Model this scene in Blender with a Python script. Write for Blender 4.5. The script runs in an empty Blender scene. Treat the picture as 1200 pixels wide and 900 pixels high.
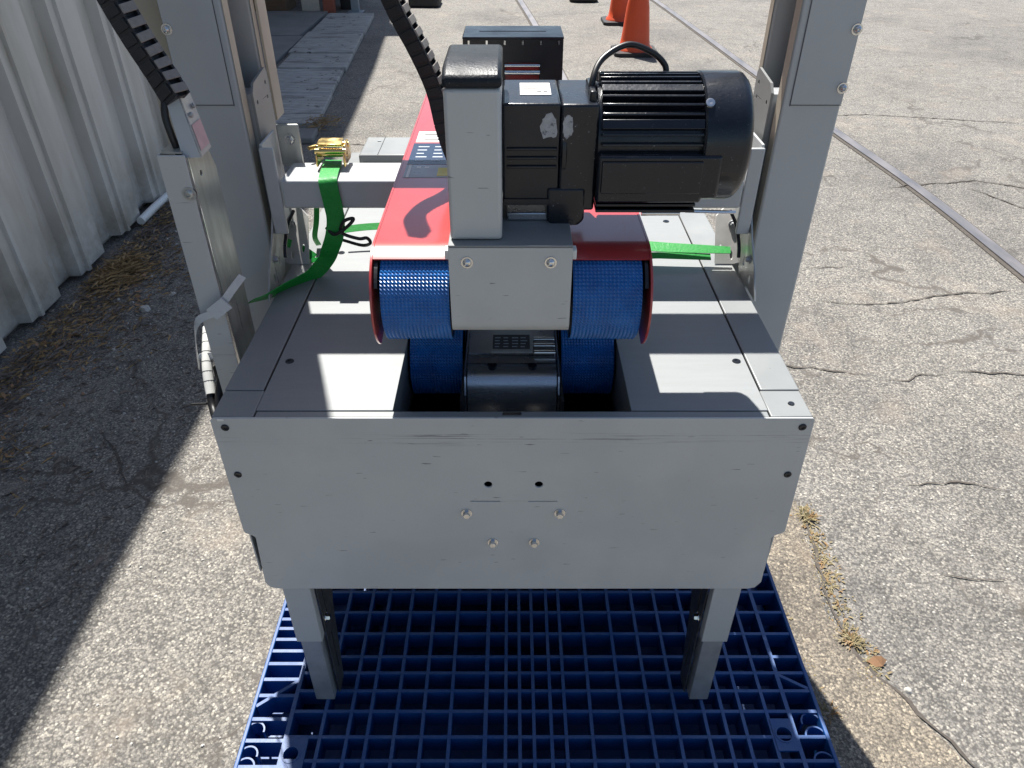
import bpy, math, random
from mathutils import Vector, Matrix
from mathutils.geometry import tessellate_polygon
S = bpy.context.scene
random.seed(7)
rad = math.radians
# ---------------------------------------------------------------- camera
cam = bpy.data.cameras.new('camera'); co = bpy.data.objects.new('camera', cam); S.collection.objects.link(co)
co.location = (0, -.741, 1.376); co.rotation_euler = (rad(54.5), 0, 0)
cam.sensor_width = 36; cam.lens = 26.1; cam.clip_start = .02; cam.clip_end = 2000
S.camera = co
# ---------------------------------------------------------------- sky, sun, exposure
SUN = Vector((-.16, .5, 1)).normalized()
w = bpy.data.worlds.new('World'); S.world = w; w.use_nodes = True
nt = w.node_tree; bg = nt.nodes['Background']; sky = nt.nodes.new('ShaderNodeTexSky')
sky.sky_type = 'NISHITA'; sky.sun_disc = False
sky.sun_elevation = math.asin(SUN.z); sky.sun_rotation = math.atan2(SUN.x, SUN.y)
nt.links.new(sky.outputs[0], bg.inputs[0]); bg.inputs[1].default_value = .064
sl = bpy.data.lights.new('sun', 'SUN'); sl.energy = 4.8; sl.angle = rad(.55); sl.color = (1, .965, .91)
so = bpy.data.objects.new('sun', sl); S.collection.objects.link(so); so.location = (0, 0, 8)
so.rotation_euler = SUN.to_track_quat('Z', 'Y').to_euler()
S.view_settings.view_transform = 'Standard'; S.view_settings.look = 'None'; S.view_settings.gamma = 1
S.view_settings.exposure = 1.02
S.view_settings.use_curve_mapping = False
S.cycles.max_bounces = 8; S.cycles.diffuse_bounces = 4
# ---------------------------------------------------------------- materials
def ramp(nt, fac, stops):
    r = nt.nodes.new('ShaderNodeValToRGB'); e = r.color_ramp.elements
    while len(e) < len(stops): e.new(.5)
    for k, (p, c) in enumerate(stops): e[k].position = p; e[k].color = (*c, 1) if len(c) == 3 else c
    nt.links.new(fac, r.inputs[0]); return r.outputs[0]
def noise(nt, vec, scale, detail=4, rough=.55):
    n = nt.nodes.new('ShaderNodeTexNoise'); n.inputs['Scale'].default_value = scale; n.inputs['Detail'].default_value = detail
    n.inputs['Roughness'].default_value = rough
    if vec is not None: nt.links.new(vec, n.inputs['Vector'])
    return n.outputs[0]
def mapping(nt, scale, src='Object', rot=(0, 0, 0)):
    t = nt.nodes.new('ShaderNodeTexCoord'); m = nt.nodes.new('ShaderNodeMapping'); m.inputs['Scale'].default_value = scale
    m.inputs['Rotation'].default_value = rot
    nt.links.new(t.outputs[src], m.inputs[0]); return m.outputs[0]
def mix(nt, fac, a, b, mode='MIX'):
    m = nt.nodes.new('ShaderNodeMix'); m.data_type = 'RGBA'; m.blend_type = mode
    for sock, v in ((m.inputs[0], fac), (m.inputs[6], a), (m.inputs[7], b)):
        if hasattr(v, 'is_output'): nt.links.new(v, sock)
        elif isinstance(v, (int, float)): sock.default_value = v
        else: sock.default_value = (*v, 1)
    return m.outputs[2]
def bump(nt, h, strength=.3, dist=.002, normal=None):
    b = nt.nodes.new('ShaderNodeBump'); b.inputs['Strength'].default_value = strength; b.inputs['Distance'].default_value = dist
    nt.links.new(h, b.inputs['Height'])
    if normal is not None: nt.links.new(normal, b.inputs['Normal'])
    return b.outputs[0]
def mat(name, col, rough=.5, metal=0, vary=.12, scale=30, bmp=.0, bscale=300, stretch=(1, 1, 1), col2=None, c2amt=.5, c2scale=8, coat=0, spec=.5, rv=.15, speck=None, trans=0):
    m = bpy.data.materials.new(name); m.use_nodes = True; nt = m.node_tree; p = nt.nodes['Principled BSDF']
    vec = mapping(nt, stretch)
    n = noise(nt, vec, scale)
    c = mix(nt, ramp(nt, n, [(.25, (1-vary,)*3), (.75, (1+vary,)*3)]), (0, 0, 0), (0, 0, 0))
    c = mix(nt, 1.0, col, ramp(nt, n, [(.25, (1-vary,)*3), (.75, (1,)*3)]), 'MULTIPLY')
    if col2:
        n2 = noise(nt, vec, c2scale, 6, .65)
        c = mix(nt, ramp(nt, n2, [(c2amt, (0,)*3), (min(c2amt+.12, 1), (1,)*3)]), c, col2)
    if speck:
        n3 = noise(nt, mapping(nt, (1, 1, 1)), speck[1], 3, .7)
        c = mix(nt, ramp(nt, n3, [(speck[2], (0,)*3), (speck[2]+.04, (1,)*3)]), c, speck[0])
    nt.links.new(c, p.inputs['Base Color'])
    p.inputs['Metallic'].default_value = metal
    nr = noise(nt, vec, scale*.6, 5)
    mr = nt.nodes.new('ShaderNodeMapRange'); mr.inputs[1].default_value = .3; mr.inputs[2].default_value = .7
    mr.inputs[3].default_value = max(.03, rough-rv); mr.inputs[4].default_value = min(1, rough+rv)
    nt.links.new(nr, mr.inputs[0]); nt.links.new(mr.outputs[0], p.inputs['Roughness'])
    p.inputs['Specular IOR Level'].default_value = spec
    p.inputs['Coat Weight'].default_value = coat; p.inputs['Coat Roughness'].default_value = .12
    if trans: p.inputs['Subsurface Weight'].default_value = 0
    if bmp: nt.links.new(bump(nt, noise(nt, vec, bscale, 3), bmp, .001), p.inputs['Normal'])
    return m
M = {}
M['paint'] = mat('grey_paint', (.47, .49, .495), .4, vary=.08, scale=9, bmp=.15, bscale=500, col2=(.39, .405, .41), c2amt=.62, c2scale=5, rv=.08)
M['table'] = mat('brushed_table_steel', (.25, .262, .265), .52, metal=.15, vary=.07, scale=18, stretch=(1, 8, 8), bmp=.1, bscale=120, rv=.02, col2=(.235, .245, .245), c2amt=.55, c2scale=7, speck=((.2, .2, .2), 160, .74))
M['rail_paint'] = mat('side_rail_paint', (.25, .262, .262), .42, metal=.12, vary=.08, scale=12, rv=.1, speck=((.12, .12, .12), 120, .715))
M['zinc'] = mat('zinc_plate', (.55, .56, .53), .38, metal=.6, vary=.3, scale=25, stretch=(3, 3, .6), col2=(.47, .48, .46), c2amt=.55, c2scale=20, rv=.12)
M['zinc_pale'] = mat('pale_zinc', (.52, .51, .49), .42, metal=.3, vary=.15, scale=60)
M['dark_galv'] = mat('dark_galvanised', (.11, .115, .12), .45, metal=.5, vary=.4, scale=50)  # darker grey metal for the inner strips of the legs
M['chrome'] = mat('bright_steel', (.75, .74, .72), .2, metal=1, vary=.1, scale=60, rv=.08)
M['mirror'] = mat('polished_steel', (.50, .51, .53), .26, metal=.9, vary=.15, scale=14, rv=.07, stretch=(1, 1, 6), bmp=.1, bscale=40)
M['galv'] = mat('dull_galvanised', (.4, .42, .44), .5, metal=.4, vary=.25, scale=40, rv=.1, speck=((.55, .56, .56), 120, .68))
M['red'] = mat('red_enamel', (.45, .045, .042), .34, vary=.1, scale=10, coat=.8, spec=.5, rv=.05)
M['black_metal'] = mat('black_enamel', (.006, .009, .016), .34, vary=.3, scale=30, bmp=.3, bscale=260, coat=.35, rv=.12, spec=.35, speck=((.2, .21, .22), 260, .68))
M['black_plastic'] = mat('black_plastic', (.016, .017, .02), .38, vary=.3, scale=50, bmp=.2, bscale=500, rv=.08)
M['cap'] = mat('black_post_cap', (.012, .016, .022), .42, vary=.3, scale=60, bmp=.5, bscale=420, rv=.1, spec=.3, speck=((.18, .19, .2), 260, .68))
M['rubber'] = mat('black_rubber', (.018, .018, .018), .6, vary=.3, scale=40)
M['seam'] = mat('seam_shadow_gap_paint', (.10, .11, .12), .6)
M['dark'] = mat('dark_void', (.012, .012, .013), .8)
M['beige'] = mat('old_cream_plate', (.42, .38, .31), .5, vary=.15, scale=18, col2=(.3, .26, .2), c2amt=.62, c2scale=12)
M['chain_plate'] = mat('chain_crossbar_plastic', (.26, .24, .22), .55, vary=.25, scale=200, bmp=.3, bscale=500)
M['white'] = mat('white_plastic', (.75, .75, .72), .4, vary=.06, scale=40)
M['label'] = mat('white_label', (.78, .76, .73), .45, vary=.06, scale=60)
M['label_blue'] = mat('dark_blue_label', (.03, .05, .095), .25, vary=.2, scale=60, rv=.05)
M['label_grey'] = mat('grey_label', (.36, .37, .4), .35)
M['label_pink'] = mat('pinkish_sticker', (.66, .42, .42), .5, vary=.15, scale=60)
M['ink'] = mat('label_ink', (.03, .03, .035), .5)
M['ink_grey'] = mat('label_ink_grey', (.42, .46, .52), .5)
M['yellow'] = mat('yellow_sticker', (.75, .6, .1), .4)
M['gold'] = mat('gold_zinc_buckle', (.85, .62, .25), .24, metal=1, vary=.3, scale=80, rv=.1)
M['pallet'] = mat('blue_pallet_plastic', (.011, .082, .285), .48, spec=.3, vary=.25, scale=16, bmp=.15, bscale=200, rv=.1, speck=((.18, .2, .24), 90, .78))
def worn_lit_tops(m, col, amt):  # upward faces paler: rubbed wear plus a painted top highlight
    nt = m.node_tree; p = nt.nodes['Principled BSDF']; base = p.inputs['Base Color'].links[0].from_socket
    ge = nt.nodes.new('ShaderNodeNewGeometry'); sp = nt.nodes.new('ShaderNodeSeparateXYZ'); nt.links.new(ge.outputs['Normal'], sp.inputs[0])
    k = nt.nodes.new('ShaderNodeMath'); k.operation = 'MULTIPLY'; nt.links.new(ramp(nt, sp.outputs[2], [(.85, (0,)*3), (.95, (amt,)*3)]), k.inputs[0])
    nt.links.new(ramp(nt, noise(nt, mapping(nt, (1, 1, 1)), 22, 6, .7), [(.3, (.35,)*3), (.65, (1,)*3)]), k.inputs[1])
    nt.links.new(mix(nt, k.outputs[0], base, col), p.inputs['Base Color'])
worn_lit_tops(M['pallet'], (.15, .19, .30), .5)
M['tie'] = mat('frosted_tape', (.6, .63, .66), .35, vary=.1, scale=60)
M['green'] = mat('green_webbing', (.008, .30, .04), .55, vary=.2, scale=220, bmp=.5, bscale=260)
M['wire'] = mat('black_wire', (.012, .012, .013), .45)
M['orange'] = mat('orange_cone_plastic', (.72, .085, .02), .5, vary=.12, scale=9, col2=(.4, .07, .03), c2amt=.66, c2scale=14)
M['steel_rail'] = mat('worn_rail_steel', (.22, .21, .215), .48, metal=.55, vary=.2, scale=6, stretch=(4, 1, 1), col2=(.22, .19, .18), c2amt=.6, c2scale=9)
M['slab'] = mat('weathered_slab', (.46, .45, .43), .88, vary=.45, scale=9, stretch=(1, 3.5, 1), bmp=.9, bscale=30, col2=(.2, .19, .18), c2amt=.54, c2scale=2.2, speck=((.1, .09, .085), 14, .62))
M['old_concrete'] = mat('dirty_concrete', (.25, .245, .235), .9, vary=.3, scale=5, bmp=.4, bscale=80)
M['board'] = mat('pale_board', (.5, .47, .4), .7, vary=.2, scale=20, stretch=(4, 4, 1))
M['brown'] = mat('brown_crate_wood', (.16, .1, .06), .8, vary=.3, scale=12, stretch=(1, 1, 6))
M['rust'] = mat('rusty_red_tin', (.35, .1, .06), .6, vary=.3, scale=18)
M['bluegrey'] = mat('blue_grey_post', (.26, .3, .33), .5, vary=.15, scale=14)
M['straw'] = mat('dry_straw', (.42, .27, .12), .8, vary=.5, scale=9)
M['straw_grey'] = mat('dry_twigs', (.22, .18, .15), .85, vary=.5, scale=9)
M['weed'] = mat('yellow_green_weed', (.27, .22, .11), .7, vary=.5, scale=30, col2=(.25, .14, .05), c2amt=.5, c2scale=40)
M['leaf'] = mat('dead_leaf', (.33, .18, .09), .7, vary=.4, scale=40)
M['soil'] = mat('crack_dirt', (.10, .086, .072), .95, vary=.5, scale=80, bmp=.6, bscale=300)
M['soil_light'] = mat('sandy_dirt', (.30, .255, .2), .95, vary=.4, scale=60, bmp=.8, bscale=260, col2=(.2, .15, .1), c2amt=.5, c2scale=30)
M['stone'] = mat('pale_pebble', (.5, .48, .44), .8, vary=.3, scale=60)
M['roof'] = mat('canopy_metal', (.3, .3, .3), .6)

# scuffed front panel paint
def panel_mat():
    m = mat('scuffed_panel_paint', (.54, .55, .54), .38, vary=.07, scale=7, bmp=.12, bscale=500, rv=.07)
    nt = m.node_tree; p = nt.nodes['Principled BSDF']
    base = p.inputs['Base Color'].links[0].from_socket
    t = nt.nodes.new('ShaderNodeTexCoord'); sp = nt.nodes.new('ShaderNodeSeparateXYZ'); nt.links.new(t.outputs['Object'], sp.inputs[0])
    # scrapes in a narrow strip below the top edge
    zr = ramp(nt, sp.outputs[2], [(0, (0,)*3), (.748, (0,)*3), (.756, (1,)*3), (.766, (1,)*3), (.772, (0,)*3)])
    s1 = noise(nt, mapping(nt, (4, 1, 300)), 1.3, 6, .75)
    k = nt.nodes.new('ShaderNodeMath'); k.operation = 'MULTIPLY'; nt.links.new(zr, k.inputs[0])
    gt = noise(nt, mapping(nt, (4.5, 1, 1)), 1.0, 2, .5)
    nt.links.new(mix(nt, 1, ramp(nt, s1, [(.54, (0,)*3), (.60, (1,)*3)]), ramp(nt, gt, [(.36, (0,)*3), (.55, (1,)*3)]), 'MULTIPLY'), k.inputs[1])
    s2 = noise(nt, mapping(nt, (35, 1, 320), rot=(0, .12, 0)), 1.0, 2, .5)
    f2 = ramp(nt, s2, [(.70, (0,)*3), (.74, (.75,)*3)])
    a = nt.nodes.new('ShaderNodeMath'); a.operation = 'MAXIMUM'; nt.links.new(k.outputs[0], a.inputs[0]); nt.links.new(f2, a.inputs[1])
    c = mix(nt, a.outputs[0], base, (.07, .065, .06))
    s4 = noise(nt, mapping(nt, (3.2, 1, 4.2)), 1.0, 3, .5)
    c = mix(nt, ramp(nt, s4, [(.52, (0,)*3), (.56, (.35,)*3), (.7, (.5,)*3)]), c, (.46, .47, .465))
    s3 = noise(nt, mapping(nt, (6, 1, 5)), 1.0, 5, .6)
    c = mix(nt, ramp(nt, s3, [(.5, (0,)*3), (.7, (.5,)*3)]), c, (.60, .60, .575))
    nt.links.new(c, p.inputs['Base Color']); return m
M['panel'] = panel_mat()

def asphalt(name='weathered_asphalt', tint=(.93, .94, .955)):
    m = bpy.data.materials.new(name); m.use_nodes = True; nt = m.node_tree; p = nt.nodes['Principled BSDF']
    vec = mapping(nt, (1, 1, 1))
    wq = nt.nodes.new('ShaderNodeTexNoise'); wq.inputs['Scale'].default_value = 260; wq.inputs['Detail'].default_value = 3; nt.links.new(vec, wq.inputs['Vector'])
    wz = nt.nodes.new('ShaderNodeVectorMath'); wz.operation = 'MULTIPLY_ADD'; nt.links.new(wq.outputs['Color'], wz.inputs[0]); wz.inputs[1].default_value = (.009, .009, 0); nt.links.new(vec, wz.inputs[2])
    def vor(scale, feat='F1'):
        v = nt.nodes.new('ShaderNodeTexVoronoi'); v.feature = feat; v.inputs['Scale'].default_value = scale; nt.links.new(wz.outputs[0], v.inputs['Vector']); return v
    wn = nt.nodes.new('ShaderNodeTexNoise'); wn.inputs['Scale'].default_value = 190; wn.inputs['Detail'].default_value = 5; wn.inputs['Roughness'].default_value = .75; nt.links.new(vec, wn.inputs['Vector'])
    v1 = vor(185); v2 = vor(430)
    sep = nt.nodes.new('ShaderNodeSeparateColor'); nt.links.new(v1.outputs['Color'], sep.inputs[0])
    stone = ramp(nt, sep.outputs[0], [(0, (.06, .058, .056)), (.2, (.13, .125, .12)), (.45, (.235, .22, .20)), (.7, (.325, .30, .26)), (.88, (.44, .405, .34)), (1, (.74, .69, .59))])
    sep2 = nt.nodes.new('ShaderNodeSeparateColor'); nt.links.new(v2.outputs['Color'], sep2.inputs[0])
    fine = ramp(nt, sep2.outputs[0], [(0, (.13, .125, .12)), (.5, (.26, .245, .22)), (1, (.42, .39, .34))])
    c = mix(nt, .5, stone, fine)
    gr = noise(nt, vec, 520, 4, .8)
    c = mix(nt, 1, c, ramp(nt, gr, [(.3, (.5,)*3), (.5, (.95,)*3), (.68, (1.35, 1.33, 1.28))]), 'MULTIPLY')
    # binder between stones
    c = mix(nt, ramp(nt, v1.outputs['Distance'], [(.42, (0,)*3), (.75, (1,)*3)]), c, (.10, .093, .085))
    big = noise(nt, vec, 1.1, 7, .62)
    c = mix(nt, 1, c, ramp(nt, big, [(.3, (.80, .79, .78)), (.5, (1, .99, .97)), (.72, (1.0, 1.0, 1.0))]), 'MULTIPLY')
    med = noise(nt, vec, 9, 6, .7)
    c = mix(nt, 1, c, ramp(nt, med, [(.25, (.72,)*3), (.55, (1,)*3)]), 'MULTIPLY')
    # hairline cracks
    wv = nt.nodes.new('ShaderNodeVectorMath'); wv.operation = 'MULTIPLY_ADD'
    n3 = nt.nodes.new('ShaderNodeTexNoise'); n3.inputs['Scale'].default_value = 5; n3.inputs['Detail'].default_value = 8; nt.links.new(vec, n3.inputs['Vector'])
    nt.links.new(n3.outputs['Color'], wv.inputs[0]); wv.inputs[1].default_value = (.55, .55, .0); nt.links.new(vec, wv.inputs[2])
    vc = nt.nodes.new('ShaderNodeTexVoronoi'); vc.feature = 'DISTANCE_TO_EDGE'; vc.inputs['Scale'].default_value = .85
    mp = nt.nodes.new('ShaderNodeMapping'); mp.inputs['Scale'].default_value = (.8, 1.7, 0); nt.links.new(wv.outputs[0], mp.inputs[0]); nt.links.new(mp.outputs[0], vc.inputs['Vector'])
    ck = ramp(nt, vc.outputs['Distance'], [(0, (1,)*3), (.004, (.8,)*3), (.011, (0,)*3)])
    gate = ramp(nt, noise(nt, vec, 2.3, 3), [(.43, (0,)*3), (.54, (1,)*3)])
    vc2 = nt.nodes.new('ShaderNodeTexVoronoi'); vc2.feature = 'DISTANCE_TO_EDGE'; vc2.inputs['Scale'].default_value = 2.3; nt.links.new(mp.outputs[0], vc2.inputs['Vector'])
    ck2 = mix(nt, 1, ramp(nt, vc2.outputs['Distance'], [(0, (.85,)*3), (.006, (.55,)*3), (.014, (0,)*3)]), ramp(nt, noise(nt, vec, 3.4, 3), [(.48, (0,)*3), (.58, (1,)*3)]), 'MULTIPLY')
    ckm = nt.nodes.new('ShaderNodeMath'); ckm.operation = 'MULTIPLY'; nt.links.new(ck, ckm.inputs[0]); nt.links.new(gate, ckm.inputs[1])
    c = mix(nt, ckm.outputs[0], c, (.09, .078, .066)); c = mix(nt, ck2, c, (.11, .098, .085))
    # sandy / reddish drifts
    c = mix(nt, ramp(nt, noise(nt, vec, 3.1, 7, .7), [(.56, (0,)*3), (.74, (.45,)*3)]), c, (.36, .29, .22))
    c = mix(nt, 1, c, tint, 'MULTIPLY')
    st = noise(nt, vec, .55, 5, .6); c = mix(nt, 1, c, ramp(nt, st, [(.34, (.84, .845, .86)), (.5, (1,)*3)]), 'MULTIPLY')
    nt.links.new(c, p.inputs['Base Color']); p.inputs['Roughness'].default_value = .85
    h = nt.nodes.new('ShaderNodeMath'); h.operation = 'MULTIPLY_ADD'; nt.links.new(v1.outputs['Distance'], h.inputs[0]); h.inputs[1].default_value = -.35
    nt.links.new(wn.outputs[0], h.inputs[2])
    b1 = bump(nt, h.outputs[0], .6, .0028)
    b2 = bump(nt, med, .25, .02, b1)
    nt.links.new(b2, p.inputs['Normal']); return m
M['asphalt'] = asphalt()

def wall_mat():
    m = bpy.data.materials.new('faded_wall_paint'); m.use_nodes = True; nt = m.node_tree; p = nt.nodes['Principled BSDF']
    vec = mapping(nt, (1, 1, 1))
    st = noise(nt, mapping(nt, (2.5, 3.5, .7)), 1.6, 4, .6)
    c = ramp(nt, st, [(.3, (.42, .395, .345)), (.5, (.545, .52, .48)), (.7, (.62, .60, .57))])
    t = nt.nodes.new('ShaderNodeTexCoord'); sp = nt.nodes.new('ShaderNodeSeparateXYZ'); nt.links.new(t.outputs['Object'], sp.inputs[0])
    low = ramp(nt, sp.outputs[2], [(0, (1,)*3), (.35, (0,)*3)])
    nz = ramp(nt, noise(nt, vec, 6, 6, .7), [(.4, (0,)*3), (.65, (1,)*3)])
    k = nt.nodes.new('ShaderNodeMath'); k.operation = 'MULTIPLY'; nt.links.new(low, k.inputs[0]); nt.links.new(nz, k.inputs[1])
    c = mix(nt, k.outputs[0], c, (.27, .235, .19))
    rst = ramp(nt, noise(nt, mapping(nt, (3, 14, 1.2)), 1.5, 5, .7), [(.60, (0,)*3), (.72, (.6,)*3)])
    c = mix(nt, rst, c, (.36, .30, .22))
    nt.links.new(c, p.inputs['Base Color']); p.inputs['Roughness'].default_value = .55
    nt.links.new(bump(nt, noise(nt, vec, 5, 3), .12, .01), p.inputs['Normal'])
    return m
M['sandy_concrete'] = asphalt('sandy_concrete', (.98, .91, .81))
M['wall'] = wall_mat()

def belt_mat():
    m = bpy.data.materials.new('blue_belt_rubber'); m.use_nodes = True; nt = m.node_tree; p = nt.nodes['Principled BSDF']
    t = nt.nodes.new('ShaderNodeTexCoord'); mp = nt.nodes.new('ShaderNodeMapping'); nt.links.new(t.outputs['UV'], mp.inputs[0])
    n = noise(nt, mapping(nt, (1, 1, 1)), 40, 4)
    c = ramp(nt, n, [(.3, (.003, .09, .32)), (.7, (.005, .14, .45))])
    nt.links.new(c, p.inputs['Base Color']); p.inputs['Roughness'].default_value = .34; p.inputs['Coat Weight'].default_value = .3
    return m
M['belt'] = belt_mat()

# ---------------------------------------------------------------- mesh helpers
class MB:
    def __init__(s): s.v = []; s.f = []
    def add(s, vs, fs):
        o = len(s.v); s.v += [tuple(x) for x in vs]; s.f += [tuple(i+o for i in q) for q in fs]; return s
    def box(s, x0, x1, y0, y1, z0, z1):
        if x0 > x1: x0, x1 = x1, x0
        if y0 > y1: y0, y1 = y1, y0
        v = [(x, y, z) for z in (z0, z1) for y in (y0, y1) for x in (x0, x1)]
        return s.add(v, [(0, 2, 3, 1), (4, 5, 7, 6), (0, 1, 5, 4), (2, 6, 7, 3), (0, 4, 6, 2), (1, 3, 7, 5)])
    def obox(s, c, ax, half):      # oriented box: centre, 3 axes, half sizes
        c = Vector(c); a = [Vector(k).normalized()*h for k, h in zip(ax, half)]
        v = [c + a[0]*i + a[1]*j + a[2]*k for k in (-1, 1) for j in (-1, 1) for i in (-1, 1)]
        return s.add(v, [(0, 2, 3, 1), (4, 5, 7, 6), (0, 1, 5, 4), (2, 6, 7, 3), (0, 4, 6, 2), (1, 3, 7, 5)])
    def prism(s, poly, axis, a, b):   # poly in the two other axes, extruded a..b along axis
        n = len(poly)
        def P(q, h):
            return {'x': (h, q[0], q[1]), 'y': (q[0], h, q[1]), 'z': (q[0], q[1], h)}[axis]
        v = [P(q, a) for q in poly] + [P(q, b) for q in poly]
        tr = tessellate_polygon([[Vector((q[0], q[1], 0)) for q in poly]])
        f = [tuple(t) for t in tr] + [tuple(i+n for i in reversed(t)) for t in tr]
        f += [(i, (i+1) % n, (i+1) % n+n, i+n) for i in range(n)]
        return s.add(v, f)
    def plate(s, outer, holes, axis, a, b):  # flat plate with real holes
        loops = [outer]+holes; flat = [q for l in loops for q in l]; n = len(flat)
        def P(q, h):
            return {'x': (h, q[0], q[1]), 'y': (q[0], h, q[1]), 'z': (q[0], q[1], h)}[axis]
        v = [P(q, a) for q in flat]+[P(q, b) for q in flat]
        tr = tessellate_polygon([[Vector((q[0], q[1], 0)) for q in l] for l in loops])
        f = [tuple(t) for t in tr]+[tuple(i+n for i in reversed(t)) for t in tr]
        o = 0
        for l in loops:
            m_ = len(l); f += [(o+i, o+(i+1) % m_, o+(i+1) % m_+n, o+i+n) for i in range(m_)]; o += m_
        return s.add(v, f)
    def lathe(s, prof, c, axis='z', n=24, cap=True):   # prof: (radius, h)
        c = Vector(c); o = []
        for r, h in prof:
            for k in range(n):
                a = 2*math.pi*k/n; p, q = r*math.cos(a), r*math.sin(a)
                o.append(c + Vector({'z': (p, q, h), 'x': (h, p, q), 'y': (p, h, q)}[axis]))
        f = [(i*n+k, i*n+(k+1) % n, (i+1)*n+(k+1) % n, (i+1)*n+k) for i in range(len(prof)-1) for k in range(n)]
        if cap: f += [tuple(range(n))[::-1], tuple((len(prof)-1)*n+k for k in range(n))]
        return s.add(o, f)
    def tube(s, pts, r, n=8):
        pts = [Vector(p) for p in pts]; o = []; up = Vector((0, 0, 1)); prev = None
        for i, p in enumerate(pts):
            t = (pts[min(i+1, len(pts)-1)]-pts[max(i-1, 0)]).normalized()
            if prev is None:
                a = t.cross(up if abs(t.z) < .9 else Vector((1, 0, 0))).normalized()
            else: a = (prev - t*prev.dot(t)).normalized()
            prev = a; b = t.cross(a); rr = r[i] if isinstance(r, (list, tuple)) else r
            o += [p + (a*math.cos(2*math.pi*k/n)+b*math.sin(2*math.pi*k/n))*rr for k in range(n)]
        f = [(i*n+k, i*n+(k+1) % n, (i+1)*n+(k+1) % n, (i+1)*n+k) for i in range(len(pts)-1) for k in range(n)]
        f += [tuple(range(n))[::-1], tuple((len(pts)-1)*n+k for k in range(n))]
        return s.add(o, f)
    def ribbon(s, pts, wd, w_, th):   # flat strap; wd = width direction (one or per point)
        pts = [Vector(p) for p in pts]; o = []; n = len(pts)
        for i, p in enumerate(pts):
            t = (pts[min(i+1, n-1)]-pts[max(i-1, 0)]).normalized()
            d = Vector(wd[i] if isinstance(wd, list) else wd); d = (d - t*d.dot(t)).normalized(); q = t.cross(d)
            ww = w_[i] if isinstance(w_, list) else w_; o += [p-d*ww/2-q*th/2, p+d*ww/2-q*th/2, p+d*ww/2+q*th/2, p-d*ww/2+q*th/2]
        f = [(i*4+k, i*4+(k+1) % 4, (i+1)*4+(k+1) % 4, (i+1)*4+k) for i in range(n-1) for k in range(4)]
        f += [(3, 2, 1, 0), tuple((n-1)*4+k for k in range(4))]
        return s.add(o, f)
    def build(s, name, m, parent=None, bev=0, smooth=None, seg=2):
        me = bpy.data.meshes.new(name); me.from_pydata(s.v, [], s.f); me.materials.append(M[m] if isinstance(m, str) else m)
        me.validate(); 
        import bmesh
        bm = bmesh.new(); bm.from_mesh(me); bmesh.ops.recalc_face_normals(bm, faces=bm.faces)
        for f in bm.faces: f.smooth = smooth is not None or bev > 0
        if smooth is not None or bev > 0:
            lim = rad(smooth if smooth is not None else 35)
            for e in bm.edges:
                if len(e.link_faces) != 2 or e.calc_face_angle(0) > lim: e.smooth = False
        bm.to_mesh(me); bm.free()
        o = bpy.data.objects.new(name, me); S.collection.objects.link(o)
        if parent: o.parent = parent; o.matrix_parent_inverse = parent.matrix_world.inverted() if parent.type == 'EMPTY' else Matrix()
        if bev:
            b = o.modifiers.new('Bevel', 'BEVEL'); b.width = bev; b.segments = seg; b.limit_method = 'ANGLE'; b.angle_limit = rad(40)
            b.harden_normals = False; b.use_clamp_overlap = True
        return o
def tag(o, label=None, cat=None, group=None, kind=None):
    if label: o['label'] = label
    if cat: o['category'] = cat
    if group: o['group'] = group
    if kind: o['kind'] = kind
    return o
def empty(name, label, cat, loc=(0, 0, 0), group=None):
    o = bpy.data.objects.new(name, None); S.collection.objects.link(o); o.empty_display_size = .1
    o.location = loc; bpy.context.view_layer.update()
    return tag(o, label, cat, group)
def circ(cx, cy, r, n=16, e=1): return [(cx+r*math.cos(2*math.pi*k/n), cy+r*e*math.sin(2*math.pi*k/n)) for k in range(n)]
def rect(x0, x1, y0, y1): return [(x0, y0), (x1, y0), (x1, y1), (x0, y1)]
def smooth_path(pts, n=6):
    pts = [Vector(p) for p in pts]; o = []
    P = [pts[0]*2-pts[1]]+pts+[pts[-1]*2-pts[-2]]
    for i in range(1, len(P)-2):
        for k in range(n):
            t = k/n; a, b, c, d = P[i-1:i+3]
            o.append(.5*((2*b)+(c-a)*t+(2*a-5*b+4*c-d)*t*t+(3*b-a-3*c+d)*t**3))
    return o+[pts[-1]]
def bolt(name, c, axis, r, h, m='chrome', parent=None, hexa=False, sgn=-1, slot=True):
    b = MB(); n = 6 if hexa else 18
    b.lathe([(r*1.55, 0), (r*1.5, sgn*h*.18)], c, axis, 20)
    prof = [(r, sgn*h*.18), (r, sgn*h*.75), (r*.85, sgn*h), (.0001, sgn*h)] if hexa else [(r*1.1, sgn*h*.18), (r*1.05, sgn*h*.5), (r*.8, sgn*h*.85), (r*.45, sgn*h), (r*.42, sgn*h*.55), (.0001, sgn*h*.55)]
    b.lathe(prof, c, axis, n, cap=False)
    return b.build(name, m, parent, smooth=50)

# ================================================================ SETTING
g = MB()
xs = [-400, -60, -12, -4, -1.6, -.6, .5, 1.4, 2.6, 5, 14, 60, 400]; ys = [-400, -40, -6, -1, .2, 1, 2, 3.2, 5, 9, 20, 80, 600]
for i in range(len(ys)):
    for j in range(len(xs)): g.v.append((xs[j], ys[i], 0))
for i in range(len(ys)-1):
    for j in range(len(xs)-1):
        a = i*len(xs)+j; g.f.append((a, a+1, a+1+len(xs), a+len(xs)))
tag(g.build('ground', 'asphalt'), kind='structure')

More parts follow.
